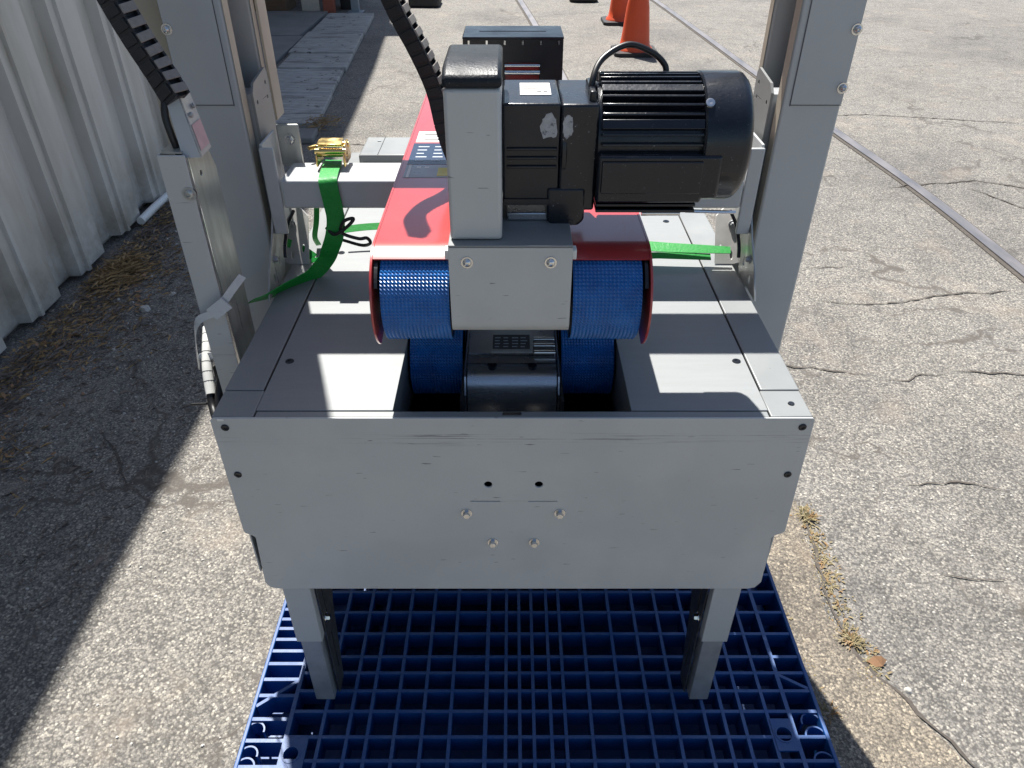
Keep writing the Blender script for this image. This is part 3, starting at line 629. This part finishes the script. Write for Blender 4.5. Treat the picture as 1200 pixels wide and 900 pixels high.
# ---- red covers
def red_cover(x0_, x1_, outer):
    Ro = UR+.007; th = .0022
    def arc(R, a0, a1, n=14): return [(UY+R*math.cos(rad(a0+(a1-a0)*k/n)), UZ+R*math.sin(rad(a0+(a1-a0)*k/n))) for k in range(n+1)]
    # top skin wrapping slightly over the front
    A = arc(Ro, 119, 90, 8)+[(.78, UZ+Ro)]; B = [(.78, UZ+Ro-th)]+arc(Ro-th, 90, 119, 8)
    o = MB().prism(A+B, 'x', x0_, x1_).build('belt_cover', 'red', MC, smooth=30)
    # side plate
    sx = x0_ if outer < 0 else x1_
    prof = arc(Ro+.0005, 90, 236, 26)+[(.10, UZ-.045), (.78, UZ-.045), (.78, UZ+Ro+.0005)]
    a, c = (sx-.003, sx-.0002) if outer < 0 else (sx+.0002, sx+.003)
    MB().prism(prof, 'x', a, c).build('side_plate', 'red', o, bev=.0008)
    # black filler painted in for the shaded gap between rim and belt
    gx = sx+.0015 if outer < 0 else sx-.0055
    MB().prism(arc(UR+.0025, 95, 150, 10)+[(UY, UZ)], 'x', gx, gx+.004).build('gap_shade', 'black_plastic', o)
    return o
rcL = red_cover(-.1625, -.0712, -1); rcR = red_cover(.0692, .1605, 1)
MB().box(-.0710, .0690, .12, .78, UZ+UR+.001, UZ+UR+.0035).build('head_deck', 'paint', MC)
# labels on the left cover
zt = UZ+UR+.007
def on_cover(x0_, x1_, y0_, y1_, m, nm='sticker', lift=.0004, par=None): return MB().box(x0_, x1_, y0_, y1_, zt+.0001, zt+lift).build(nm, m, par or rcL)
on_cover(-.154, -.075, .452, .508, 'label')
on_cover(-.156, -.075, .348, .446, 'label_blue')
on_cover(-.156, -.075, .292, .346, 'label_grey')
on_cover(-.108, -.092, .298, .332, 'yellow', lift=.0008)
on_cover(-.152, -.148, .292, .345, 'label', lift=.0008)
for k in range(5):      # unreadable small print
    for j in range(3):
        y_ = .362+.016*k; x_ = -.147+.026*j
        on_cover(x_, x_+random.uniform(.010, .018), y_, y_+.0045, 'ink_grey', 'print', .0007)
for k in range(3):
    y_ = .462+.014*k; a = -.146+random.uniform(0, .015)
    on_cover(a, a+random.uniform(.02, .05), y_, y_+.004, 'ink', 'print', .0007)
for x_ in (-.140, -.128): on_cover(x_, x_+.006, .33, .338, 'label', 'print', .0007)
# ---- front head housing
cx = -.0020
hp = [(.017, 1.0205), (.017, .927)]+[(.017+.022*(1-math.cos(rad(a))), .927-.022*math.sin(rad(a))) for a in range(10, 91, 10)]+[(.060, .905)]
hi = [(.060, .9075)]+[(.0195+.0195*(1-math.cos(rad(a))), .927-.0195*math.sin(rad(a))) for a in range(90, 0, -10)]+[(.0195, .927), (.0195, 1.0205)]
hd = MB().prism(hp+hi, 'x', -.0712, .0678).build('front_housing', 'panel', MC, smooth=30)
MB().box(-.0712, .0678, .0172, .16, 1.0207, 1.0235).build('housing_top', 'table', hd, bev=.0008)
for x0_ in (-.0712, .0654): MB().box(x0_, x0_+.0024, .0198, .30, .93, 1.0203).build('housing_side', 'paint', hd)
for x_ in (-.0505, .0435): bolt('housing_screw', (x_, .0168, 1.003), 'y', .0046, .0042, 'chrome', hd)
for x0_ in (-.0765, .0685): MB().box(x0_, x0_+.0050, .030, .044, 1.000, 1.0115).build('spacer_block', 'white', hd, bev=.001)
MB().box(-.006, .060, .085, .115, 1.0237, 1.034).build('gear_mount', 'mirror', hd, bev=.002)
# ---- mast post with cap
po = MB().box(-.0690, -.0110, .030, .152, 1.0240, 1.186).build('head_post', 'panel', MC, bev=.004, seg=3)
b = MB(); b.prism([(.0285, 1.1862), (.1535, 1.1862), (.1535, 1.198), (.140, 1.206), (.060, 1.206), (.038, 1.202), (.0285, 1.197)], 'x', -.0700, -.0100); b.build('post_cap', 'cap', po, bev=.0045, seg=3)
# ---- gearbox
gb = MB().box(-.0105, .0528, .050, .155, 1.055, 1.168).build('gearbox', 'black_metal', MC, bev=.0025, seg=3)
MB().box(-.0095, .052, .0478, .0498, 1.055, 1.062).build('rib', 'black_metal', gb)
for z in (1.108, 1.118, 1.098): MB().box(-.006, .050, .0472, .0498, z, z+.003).build('rib', 'black_metal', gb, bev=.0008)
MB().box(.0532, .0945, .0485, .157, 1.048, 1.1675).build('flange_housing', 'black_metal', gb, bev=.003, seg=3)
MB().box(.0850, .0866+.006, .075, .130, 1.150, 1.176).build('lifting_lug', 'black_metal', gb, bev=.002)
b = MB(); b.prism([(.040, 1.075), (.040, 1.036), (.047, 1.030), (.078, 1.030), (.084, 1.036), (.084, 1.075)], 'y', .0475, .11); b.build('lower_flange', 'black_metal', gb, bev=.003)
b = MB(); b.lathe([(.050, .054), (.054, .056), (.054, .060), (.050, .062)], (0, .10, 1.112), 'x', 32); b.build('flange_ring', 'black_metal', gb, smooth=40)
lb = MB().box(.009, .0435, .084, .136, 1.1681, 1.1686).build('rating_label', 'label', gb)
for (a, c, d, e) in ((.028, .033, .096, .099), (.035, .040, .096, .099), (.013, .030, .110, .112), (.013, .024, .118, .1195)):
    MB().box(a, c, d, e, 1.1686, 1.1689).build('print', 'ink', lb)
# patchy silver tape remains on the front edge of the gearbox
wm = mat('worn_silver', (.42, .43, .46), .45, metal=.2, vary=.3, scale=200, col2=(.02, .022, .03), c2amt=.57, c2scale=120)
for x0_, x1_ in ((.0305, .0500), (.0555, .0665)):
    n = 22; loop = []
    for k in range(n):
        a = 2*math.pi*k/n; loop.append(((x0_+x1_)/2+(x1_-x0_)/2*math.copysign(abs(math.cos(a))**.6, math.cos(a))*random.uniform(.75, 1.1), 1.144+.012*math.copysign(abs(math.sin(a))**.6, math.sin(a))*random.uniform(.7, 1.25)))
    yf = .0497 if x1_ < .0525 else .0482
    MB().prism(loop, 'y', yf-.0002, yf).build('worn_patch', wm, gb)
# ---- motor
MX0, MX1, MY, MZ, MR = .0868, .204, .104, 1.1170, .0635
mo = MB(); mo.lathe([(.055, MX0), (MR-.004, MX0+.002), (MR-.004, MX1), (.055, MX1)], (0, MY, MZ), 'x', 40); motor = mo.build('motor', 'black_metal', MC, smooth=40)
nf = 40
for k in range(nf):
    a = rad(360*k/nf)
    if math.radians(186) < a < math.radians(236): continue
    d = Vector((0, math.cos(a), math.sin(a))); wide = (k % 4 == 1)
    h = .0045 if not wide else .005
    MB().obox(Vector((( MX0+MX1)/2+.0015, MY, MZ))+d*(MR+.0015), ((1, 0, 0), d, Vector((0, -d.z, d.y))), ((MX1-MX0)/2-.0035, h, .0050 if wide else .0014)).build('cooling_fin', 'black_metal', motor, bev=.0006)
b = MB(); FR = MR+.0080
b.lathe([(FR-.002, MX1-.001), (FR, MX1+.001), (FR, .246), (FR-.0015, .2515), (FR-.006, .256), (FR-.02, .2600), (.0001, .262)], (0, MY, MZ), 'x', 48); b.build('fan_cover', 'black_metal', motor, smooth=35)
dd = Vector((0, -math.cos(rad(45)), math.sin(rad(45)))); b = MB(); b.lathe([(.0055, 0), (.005, .002), (.002, .0026), (.0001, .0016)], (0, 0, 0), 'z', 14)
mt = Matrix.Translation(Vector((.207, MY, MZ))+dd*(FR-.0003)) @ dd.to_track_quat('Z', 'Y').to_matrix().to_4x4(); b.v = [tuple(mt @ Vector(q)) for q in b.v]
b.build('cover_screw', 'chrome', motor, smooth=40)
tb = MB().prism([(.0885, 1.064), (.2065, 1.064), (.2065, 1.070), (.2245, 1.070), (.2245, 1.118), (.0885, 1.118)], 'y', .030, .075).build('terminal_box', 'black_metal', motor, bev=.003)
MB().box(.0925, .2035, .0275, .0297, 1.076, 1.112).build('box_lid', 'black_metal', motor, bev=.0012)
for z in (1.056, 1.049): MB().box(.090, .204, .040, .078, z, z+.0035).build('lower_rib', 'black_metal', motor, bev=.0008)
b = MB().tube([(.145, .052, 1.0435), (.190, .052, 1.0435)], .003, 10); b.build('tie_rod', 'chrome', motor, smooth=40)
b = MB().tube([(.196, .050, 1.047), (.255, .052, 1.0445)], .0022, 8); b.build('clamp_rod', 'chrome', motor, smooth=40)
MB().box(.078, .0855, .060, .075, 1.145, 1.178).build('conduit_block', 'black_plastic', motor, bev=.002)
cab = MB().tube(smooth_path([(.082, .085, 1.150), (.0835, .095, 1.182), (.096, .115, 1.200), (.125, .13, 1.211), (.152, .13, 1.203), (.168, .13, 1.190), (.171, .128, 1.178)], 8), .0035, 10)
cab.build('motor_cable', 'wire', motor, smooth=50)
gb.location = Vector(gb.location)+Vector((0, .030, -.009)); motor.location = Vector(motor.location)+Vector((.006, .030, -.009))
# ---- control box behind the post
cb_ = MB().plate(rect(-.067, .070, 1.055, 1.172), [rect(-.010, .0385, 1.112, 1.142)], 'y', .350, .353).build('control_box', 'black_plastic', MC)
b = MB(); b.box(-.067, -.0645, .3532, .43, 1.055, 1.172); b.box(.0675, .070, .3532, .43, 1.055, 1.172); b.box(-.0643, .0673, .4275, .43, 1.055, 1.172); b.box(-.0643, .0673, .3532, .4273, 1.055, 1.058); b.build('box_shell', 'black_plastic', cb_)
MB().plate(rect(-.0675, .0705, .3475, .431), [rect(-.045, .047, .388, .391)], 'z', 1.1722, 1.1750).build('box_top', 'black_metal', cb_, bev=.0012)
for k in range(6): MB().box(-.060+k*.0245, -.0575+k*.0245, .3462, .3498, 1.1655, 1.171).build('rim_clip', 'chrome', cb_)
for z in (1.139, 1.130, 1.1145):
    b = MB().tube([(-.010, .3478, z), (.0385, .3478, z)], .0022 if z != 1.130 else .0032, 10); b.build('chrome_rod', 'chrome', cb_, smooth=50)
MB().box(-.0095, .038, .36, .364, 1.108, 1.146).build('red_insert', 'red', cb_)
b = MB().box(-.02, .02, .40, .43, 1.0, 1.0548); b.build('box_stand', 'paint', cb_)
# ---- lower tape head between the lower belts
pf = [(.100, .620), (.1015, .72), (.107, .757), (.119, .778), (.140, .7880), (.17, .7905), (.56, .7925)]
pfi = [(a+.002, c-.003) for a, c in pf][::-1]
P1 = [(v.x, v.y) for v in smooth_path([(a, c, 0) for a, c in pf], 5)]; P2 = [(v.x+.0015, v.y-.0025) for v in smooth_path([(a, c, 0) for a, c in pf], 5)][::-1]
th_ = MB().prism(P1+P2, 'x', -.0630, .0630).build('lower_chute', 'mirror', MC, smooth=30)
for s_ in (-1, 1):
    MB().prism([(.093, .62), (.094, .72), (.099, .757), (.112, .780), (.13, .787), (.56, .789), (.56, .62)], 'x', *sorted((s_*.0645, s_*.0670))).build('chute_side', 'mirror', th_)
    MB().box(*sorted((s_*.0675, s_*.0705)), .06, .5, .62, .775).build('belt_frame', 'dark', MC)
kn = MB().box(-.0615, .0615, .150, .158, .7915, .7945).build('tape_roller_bar', 'mirror', th_, bev=.003)
for x_ in (-.028, .029): 
    b = MB(); b.lathe([(.0068, -.004), (.0066, .0006), (.0046, .0016), (.0022, .0016), (.002, .0004), (.0001, .0004)], (x_, .131, .7868), 'z', 14); b.build('chute_screw', 'black_metal', th_, smooth=40)
lbl = MB().box(-.030, .030, .152, .235, .7925, .7955).build('warning_plate', 'zinc_pale', th_)
MB().box(-.028, .026, .160, .198, .7956, .7960).build('print', 'ink', lbl)
for k in range(4):
    for j in range(4):
        x_ = -.025+j*.0125; MB().box(x_, x_+random.uniform(.006, .010), .164+k*.008, .1665+k*.008, .7961, .7963).build('print', 'ink_grey', lbl)
for k in range(3): 
    b = MB().tube([(.032, .15+.018*k, .796), (.062, .15+.018*k, .796)], .003, 10); b.build('guide_rod', 'chrome', th_, smooth=50)
MB().box(-.012, .012, .006, .0125, TZ-.0001, TZ+.0002).build('wear_mark', 'chrome', MC)

# ---- left chain post
PY_ = .20
cp = MB(); cp.box(-.4545, -.4185, PY_, PY_+.003, .56, 1.063); cp.box(-.4545, -.4515, PY_+.0032, PY_+.085, .56, 1.063); cpo = cp.build('chain_post', 'panel', MC, bev=.001)
zp = MB().plate([(PY_+.0035, .62), (PY_+.085, .62), (PY_+.085, 1.02), (PY_+.060, 1.073), (PY_+.050, 1.066), (PY_+.043, 1.074), (PY_+.032, 1.050), (PY_+.0035, 1.060)], [circ(PY_+.03, 1.03, .004, 8)], 'x', -.4180, -.4150).build('zinc_side', 'zinc', cpo, bev=.0006)
MB().box(-.4512, -.4235, PY_+.005, PY_+.06, 1.0635, 1.0655).build('post_flange', 'zinc', cpo)
bolt('post_screw', (-.4245, PY_-.0004, 1.012), 'y', .006, .004, 'zinc', cpo)
MB().box(-.4190, -.4150, PY_+.001, PY_+.0032, .62, 1.060).build('bright_edge', 'chrome', cpo)
# bracket rising to the chain
def unp(u, v, y_):   # real positions worked out once from the photograph's angles
    ss = (v-450)/870; d = ((u-600)/870, .8141-ss*.5807, -.5807-ss*.8141); t = (y_+.741)/d[1]; return Vector((d[0]*t, y_, 1.376+d[2]*t))
def quad_plate(name, pts, m, par, th=.0015):
    o = MB().add(pts, [tuple(range(len(pts)))]).build(name, m, par); sm = o.modifiers.new('Solidify', 'SOLIDIFY'); sm.thickness = th; sm.offset = 0; return o
A, B_, C_, D_ = unp(194, 116, .236), unp(208, 111, .236), unp(235, 184, .208), unp(215, 186, .208)
B2, C2 = unp(220, 104, .268), unp(247, 172, .246)
quad_plate('bracket_front', [A, B_, C_, D_], 'paint', cpo); quad_plate('bracket_side', [B_+Vector((.0012, .001, 0)), B2, C2, C_+Vector((.0012, .001, 0))], 'zinc_pale', cpo)
def on_side(a, b): return (B_.lerp(C_, b)).lerp(B2.lerp(C2, b), a)+Vector((.0024, -.0004, .0006))
quad_plate('pink_sticker', [on_side(.1, .50), on_side(.9, .50), on_side(.9, .92), on_side(.1, .92)], 'label_pink', cpo, .0004)
for a, b_ in ((.3, .36), (.75, .26)):
    q = on_side(a, b_); b = MB(); b.lathe([(.0035, -.0005), (.0035, .002), (.002, .003), (.0001, .003)], (0, 0, 0), 'x', 10); b.v = [tuple(Vector(k)+q) for k in b.v]; b.build('bracket_screw', 'galv', cpo, smooth=50)
# ---- energy chains
def chain(pts, nrm, wid, dep, pitch, phase=0):
    P = smooth_path(pts, 24); cum = [0]
    for i in range(1, len(P)): cum.append(cum[-1]+(P[i]-P[i-1]).length)
    n = int(cum[-1]/pitch); root = None
    def at(s):
        for i in range(1, len(P)):
            if cum[i] >= s: return P[i-1].lerp(P[i], (s-cum[i-1])/(cum[i]-cum[i-1]))
        return P[-1]
    root = bpy.data.objects.new('energy_chain', None); S.collection.objects.link(root); root.parent = MC; root.matrix_parent_inverse = MC.matrix_world.inverted()
    for k in range(n):
        a, c = at(k*pitch), at((k+1)*pitch); t = (c-a).normalized(); N = Vector(nrm); N = (N-t*N.dot(t)).normalized(); B = t.cross(N); m_ = (a+c)/2
        b = MB()
        for sg in (-1, 1):
            b.obox(m_+B*sg*(wid/2), (t, N, B), (pitch*.50, dep/2, .0018)); b.obox(m_+B*sg*(wid/2+.0022)+t*pitch*.2, (t, N, B), (pitch*.36, dep/2*.85, .0014))
        b.obox(m_-N*(dep/2-.001), (t, N, B), (pitch*.46, .0012, wid/2))
        b.obox(m_, (t, N, B), (pitch*.5, dep*.32, wid*.42))
        o = b.build('chain_link', 'black_plastic', None, bev=.0006); o.parent = root; o.matrix_parent_inverse = Matrix()
        o.matrix_parent_inverse = Matrix()
        o = MB().obox(m_+N*(dep/2+.0006), (t, N, B), (pitch*.31, .0014, wid*.5+.001)).build('chain_link_bar', 'chain_plate', None, bev=.0006); o.parent = root
    return root
chain([(-.425, .236, 1.122), (-.443, .246, 1.155), (-.462, .25, 1.195), (-.482, .255, 1.245), (-.50, .26, 1.30), (-.515, .27, 1.38), (-.52, .28, 1.50)], (.86, -.50, .10), .019, .034, .0172)
chain([(-.078, .28, 1.035), (-.0905, .29, 1.068), (-.102, .30, 1.12), (-.122, .30, 1.17), (-.150, .30, 1.227), (-.172, .30, 1.30), (-.18, .31, 1.42)], (.93, -.22, .25), .018, .022, .0155)
b = MB().tube(smooth_path([(-.440, .240, 1.13), (-.443, .230, 1.105), (-.439, .225, 1.08), (-.436, .226, 1.05), (-.434, .23, .95)], 5), .005, 8); b.build('chain_cable', 'wire', cpo, smooth=50)
# hoses beside the post
b = MB(); pts = smooth_path([unp(244, 378, .335), unp(243, 402, .30), unp(243, 432, .265), unp(247, 462, .235)], 8); b.tube(pts, [.003, .006]+[.0085]*(len(pts)-3)+[.0085], 12)
wh = b.build('white_hose', 'white', MC, smooth=50)
for k in range(2, len(pts)-2, 3):
    t = (pts[k+1]-pts[k]).normalized(); MB().tube([pts[k]-t*.0004, pts[k]+t*.0004], .0088, 12).build('hose_ring', 'ink', wh)
for pp_ in (((247, 461, .236), (249, 475, .222), (254, 492, .20), (270, 530, .17)), ((262, 415, .27), (258, 450, .235), (258, 480, .205), (275, 520, .17)), ((254, 430, .28), (262, 460, .24), (264, 482, .21), (285, 530, .16))):
    b = MB().tube(smooth_path([unp(*q) for q in pp_], 6), .0066, 10); b.build('black_hose', 'wire', MC, smooth=50)
b = MB().tube([unp(224, 474, .23), unp(246, 473, .225)], .0022, 6); b.build('cut_cable_end', 'wire', MC)
# ================================================================ small separate things
# tape tie round the post and hose
ti = MB().ribbon(smooth_path([unp(262, 416, .26), unp(236, 418, .285), unp(233, 428, .262), (-.462, .193, .816), (-.425, .188, .842), (-.395, .190, .876), (-.378, .194, .895)], 6), (.2, 0, 1), .011, .0012)
tag(ti.build('plastic_tie', 'tie', smooth=40), 'frosted plastic band tied round the left post and its white hose', 'cable tie')
MB().obox((-.418, .1845, .848), ((.8, 0, .6), (-.6, 0, .8), (0, 1, 0)), (.016, .010, .0012)).build('tie_tail', 'tie', bpy.data.objects['plastic_tie'])
# green ratchet strap over the left of the cross bar
st = empty('ratchet_strap', 'bright green strap with brass coloured buckle hung over the cross bar by the left column', 'strap', (-.285, .38, .97))
w1 = smooth_path([(-.300, .478, .935), (-.298, .474, .962), (-.292, .452, .967), (-.288, .40, .967), (-.286, .3795, .960), (-.283, .3785, .925), (-.282, .3785, .90), (-.288, .378, .872), (-.300, .385, .845), (-.312, .392, .822), (-.335, .375, .803), (-.365, .345, .800), (-.392, .310, .800), (-.412, .288, .802)], 6)
wd = []
for i, p in enumerate(w1):
    k = i/len(w1); wd.append((1, 0, 0) if k < .5 else (1-(k-.5)*2.3, 1.7*(k-.5), -1.0*(k-.5)))
MB().ribbon(w1, wd, .029, .0016).build('webbing', 'green', st, smooth=50)
MB().ribbon(smooth_path([(-.350, .50, .80), (-.346, .47, .83), (-.336, .462, .865), (-.330, .465, .91)], 6), (1, .3, 0), .009, .0015).build('loose_end', 'green', st)
MB().ribbon(smooth_path([(-.35, .44, .799), (-.33, .43, .806), (-.312, .40, .826)], 5), (.2, .8, 1), .008, .0012).build('loose_end', 'green', st)
MB().ribbon(smooth_path([(-.395, .45, .83), (-.37, .455, .815), (-.345, .445, .802)], 5), (.2, .8, 1), .014, .0012).build('loose_end', 'green', st)
bk = MB()
for x_ in (-.312, -.268): bk.prism([(.430, .968), (.478, .968), (.485, .985), (.472, 1.000), (.445, .998), (.432, .985)], 'x', x_-.0015, x_+.0015)
buck = bk.build('buckle', 'gold', st, bev=.0008)
for y_, z_ in ((.440, .990), (.455, .9805), (.470, .992)): MB().tube([(-.3145, y_, z_), (-.2655, y_, z_)], .0045, 10).build('buckle_bar', 'gold', buck, smooth=50)
MB().obox((-.290, .452, 1.0015), ((1, 0, 0), (0, 1, .15), (0, -.15, 1)), (.019, .012, .0012)).build('buckle_lever', 'gold', buck, bev=.001)
MB().tube([(-.312, .49, .985), (-.332, .47, .985)], .0035, 8).build('buckle_bar', 'gold', buck, smooth=50)
# strap between the belt cover and the left strap
s2 = MB().ribbon(smooth_path([(-.300, .50, .83), (-.27, .505, .832), (-.24, .508, .833), (-.20, .51, .834), (-.16, .515, .84)], 5), (0, .75, .66), .013, .0014)
tag(s2.build('green_strap', 'green'), 'thin green strap running level from the black wire to the left red cover', 'strap', 'green tie-down straps')
s3 = MB().ribbon(smooth_path([(.150, .440, .832), (.21, .437, .829), (.27, .434, .826), (.33, .432, .824), (.375, .430, .823)], 6), [(0, 1, .15+.02*q) for q in range(25)], [.030-.0007*q for q in range(25)], .0013)
tag(s3.build('green_strap', 'green'), 'wide green strap stretched from the right red cover to the right column bracket', 'strap', 'green tie-down straps')
s4 = MB().ribbon([(.155, .415, .818), (.25, .418, .819), (.34, .42, .815)], (0, 1, .6), .012, .0015)
tag(s4.build('green_strap', 'green'), 'darker green strap edge lying under the wide right strap', 'strap', 'green tie-down straps')
wr = MB().tube(smooth_path([(-.300, .382, .885), (-.285, .372, .878), (-.262, .370, .893), (-.252, .372, .905), (-.268, .372, .900), (-.275, .375, .880), (-.250, .378, .868), (-.236, .380, .868), (-.232, .382, .858), (-.250, .40, .846), (-.285, .42, .846)], 7), .0028, 8)
tag(wr.build('black_wire_tie', 'wire', smooth=50), 'twisted black wire looped beside the hanging green strap', 'wire')

# ================================================================ litter, weeds, stones
def blades(b, x, y_, n, h, spread, wbl=.0012, flat=0):
    for k in range(n):
        a = random.uniform(0, 6.283); r = random.random()*spread*.4; L = h*random.uniform(.4, 1.1)
        p = Vector((x+r*math.cos(a), y_+r*math.sin(a), .001)); d = Vector((math.cos(a), math.sin(a), 0)); s = Vector((-d.y, d.x, 0))
        q = p+d*L*random.uniform(.3, .8)+Vector((0, 0, L*(.8-flat*.6))); e = q+d*L*.5+Vector((0, 0, -L*.1*random.random()))
        ww = wbl*random.uniform(.6, 1.6)
        b.add([p-s*ww, p+s*ww, q+s*ww*.8, q-s*ww*.8, e], [(0, 1, 2, 3), (3, 2, 4)])
random.seed(11)
for (x, y_, n, h, lab) in ((.752, .60, 90, .016, 'yellowish weed tuft at the top of the crack right of the front panel'), (.728, .235, 90, .016, 'green yellow weed tuft in the middle of the crack right of the pallet'), (.601, .30, 34, .013, 'small tuft of weed beside the right pallet edge'), (.622, .07, 44, .015, 'weed tuft by the right edge of the pallet near the bottom of the picture')):
    b = MB(); blades(b, x, y_, n, h, .05, .0016, .4); tag(b.build('weed_tuft', 'weed'), lab, 'weed', 'weeds in the pavement crack')
b = MB()
for k in range(170):
    t = random.random(); x = .752-.03*t+.03*random.gauss(0, .5)+(.02 if t > .8 else 0); y_ = .64-.5*t
    blades(b, x, y_, 4, .010, .03, .0016, .8)
for k in range(50):
    t = random.random(); blades(b, .595+.03*t+random.gauss(0, .008), .34-.34*t, 3, .009, .02, .0014, .8)
tag(b.build('dry_moss', 'weed'), kind='stuff')
b = MB()
lf = [(0, 0, .002), (.012, .006, .012), (.024, .003, .016), (.036, 0, .006), (.024, -.012, .004), (.011, -.012, .002)]
b.add([(.742+x*1.1, .185+y_*1.1, z+.002) for x, y_, z in lf], [(0, 1, 5), (1, 2, 4, 5), (2, 3, 4)])
lo = b.build('dead_leaf', 'leaf'); sm = lo.modifiers.new('Solidify', 'SOLIDIFY'); sm.thickness = .0008
tag(lo, 'curled brown dead leaf at the lower end of the weedy crack', 'leaf')
# straw and twigs along the wall
b = MB(); b2 = MB()
def straw(bb, x, y_, L, z, wd_=.0011):
    a = random.uniform(0, 3.14) if random.random() < .6 else random.gauss(.9, .4); d = Vector((math.cos(a), math.sin(a), random.gauss(0, .12))).normalized(); s = Vector((-d.y, d.x, 0))*wd_; u = Vector((0, 0, wd_))
    p = Vector((x, y_, z)); m_ = p+d*L*.5+Vector((random.gauss(0, .004), random.gauss(0, .004), .003)); q = p+d*L; q.z = max(q.z, .001)
    bb.add([p-s, p+s, m_+s, m_-s, q+s*.4, q-s*.4, m_+u], [(0, 1, 2, 3), (3, 2, 4, 5), (0, 6, 5)])
for k in range(4800):
    y_ = random.uniform(.5, 2.9); dist = abs(random.gauss(0, .13))
    clump = .5+.5*math.sin(y_*7.3)*math.sin(y_*3.1+1)
    x = -1.66+dist*(.45+1.2*clump); z = max(.001, .038*math.exp(-dist*9)*random.random()*(0.4+clump))
    (straw(b, x, y_, random.uniform(.01, .045), z)) if random.random() < .55*clump+.25 else straw(b2, x, y_, random.uniform(.015, .06), z, .0011)
for k in range(900):
    straw(b2, random.uniform(-1.5, -.95), random.uniform(.3, 2.8), random.uniform(.01, .04), .002, .0009)
for k in range(900):   # mound of straw
    x = random.gauss(-1.58, .05); y_ = random.gauss(1.93, .07); straw(b, x, y_, random.uniform(.02, .07), max(0, .045-abs(x+1.58)*.5)*random.random(), .0013)
for k in range(260): straw(b, random.gauss(-1.18, .05), random.gauss(3.9, .06), random.uniform(.01, .05), .035+random.random()*.012, .0012)
tag(b.build('dry_straw', 'straw'), kind='stuff'); tag(b2.build('dry_twigs', 'straw_grey'), kind='stuff')
# fallen leaves in the litter
b = MB()
for k in range(420):
    y_ = random.uniform(.4, 3.0); x = -1.63+abs(random.gauss(0, .14)); r = random.uniform(.004, .012); a = random.uniform(0, 6.28); z = random.uniform(.002, .014)
    u = Vector((math.cos(a), math.sin(a), random.gauss(0, .35)))*r; v_ = Vector((-math.sin(a), math.cos(a), random.gauss(0, .35)))*r*.5; c = Vector((x, y_, z+abs(u.z)+abs(v_.z)))
    b.add([c-u, c-v_-Vector((0, 0, r*.15)), c+u, c+v_+Vector((0, 0, r*.1))], [(0, 1, 2), (0, 2, 3)])
tag(b.build('leaf_litter', 'leaf'), kind='stuff')
# loose grit
def pebble(bb, x, y_, r):
    ph = [random.uniform(.7, 1.2) for _ in range(6)]
    vs = [(x+r*ph[k]*math.cos(k*1.047), y_+r*ph[k]*math.sin(k*1.047), .0005) for k in range(6)]+[(x+r*.6*ph[(k+2) % 6]*math.cos(k*1.047), y_+r*.6*ph[(k+2) % 6]*math.sin(k*1.047), r*.75) for k in range(6)]
    bb.add(vs, [(k, (k+1) % 6, 6+(k+1) % 6, 6+k) for k in range(6)]+[tuple(range(6, 12))])
b = MB()
for k in range(700): pebble(b, random.uniform(-1.6, -.5), random.uniform(-.3, 3.2), random.uniform(.0015, .0045))
for k in range(900): pebble(b, random.uniform(.6, 2.6), random.uniform(-.2, 3.6), random.uniform(.0015, .004))
for k in range(260): pebble(b, -1.66+abs(random.gauss(0, .12)), random.uniform(.5, 2.9), random.uniform(.002, .008))
tag(b.build('loose_grit', 'stone', smooth=60), kind='stuff')
for x, y_, r, lab in ((-1.36, 1.66, .022, 'pale stone in the shaded litter near the wall'), (-1.30, 1.78, .012, 'small pale stone behind the larger one in the shade'), (.80, .12, .009, 'pale pebble beside the crack at lower right'), (-1.05, .10, .013, 'pale flat stone in the shade at lower left')):
    b = MB(); pebble(b, x, y_, r); tag(b.build('pebble', 'stone', bev=.002), lab, 'stone')
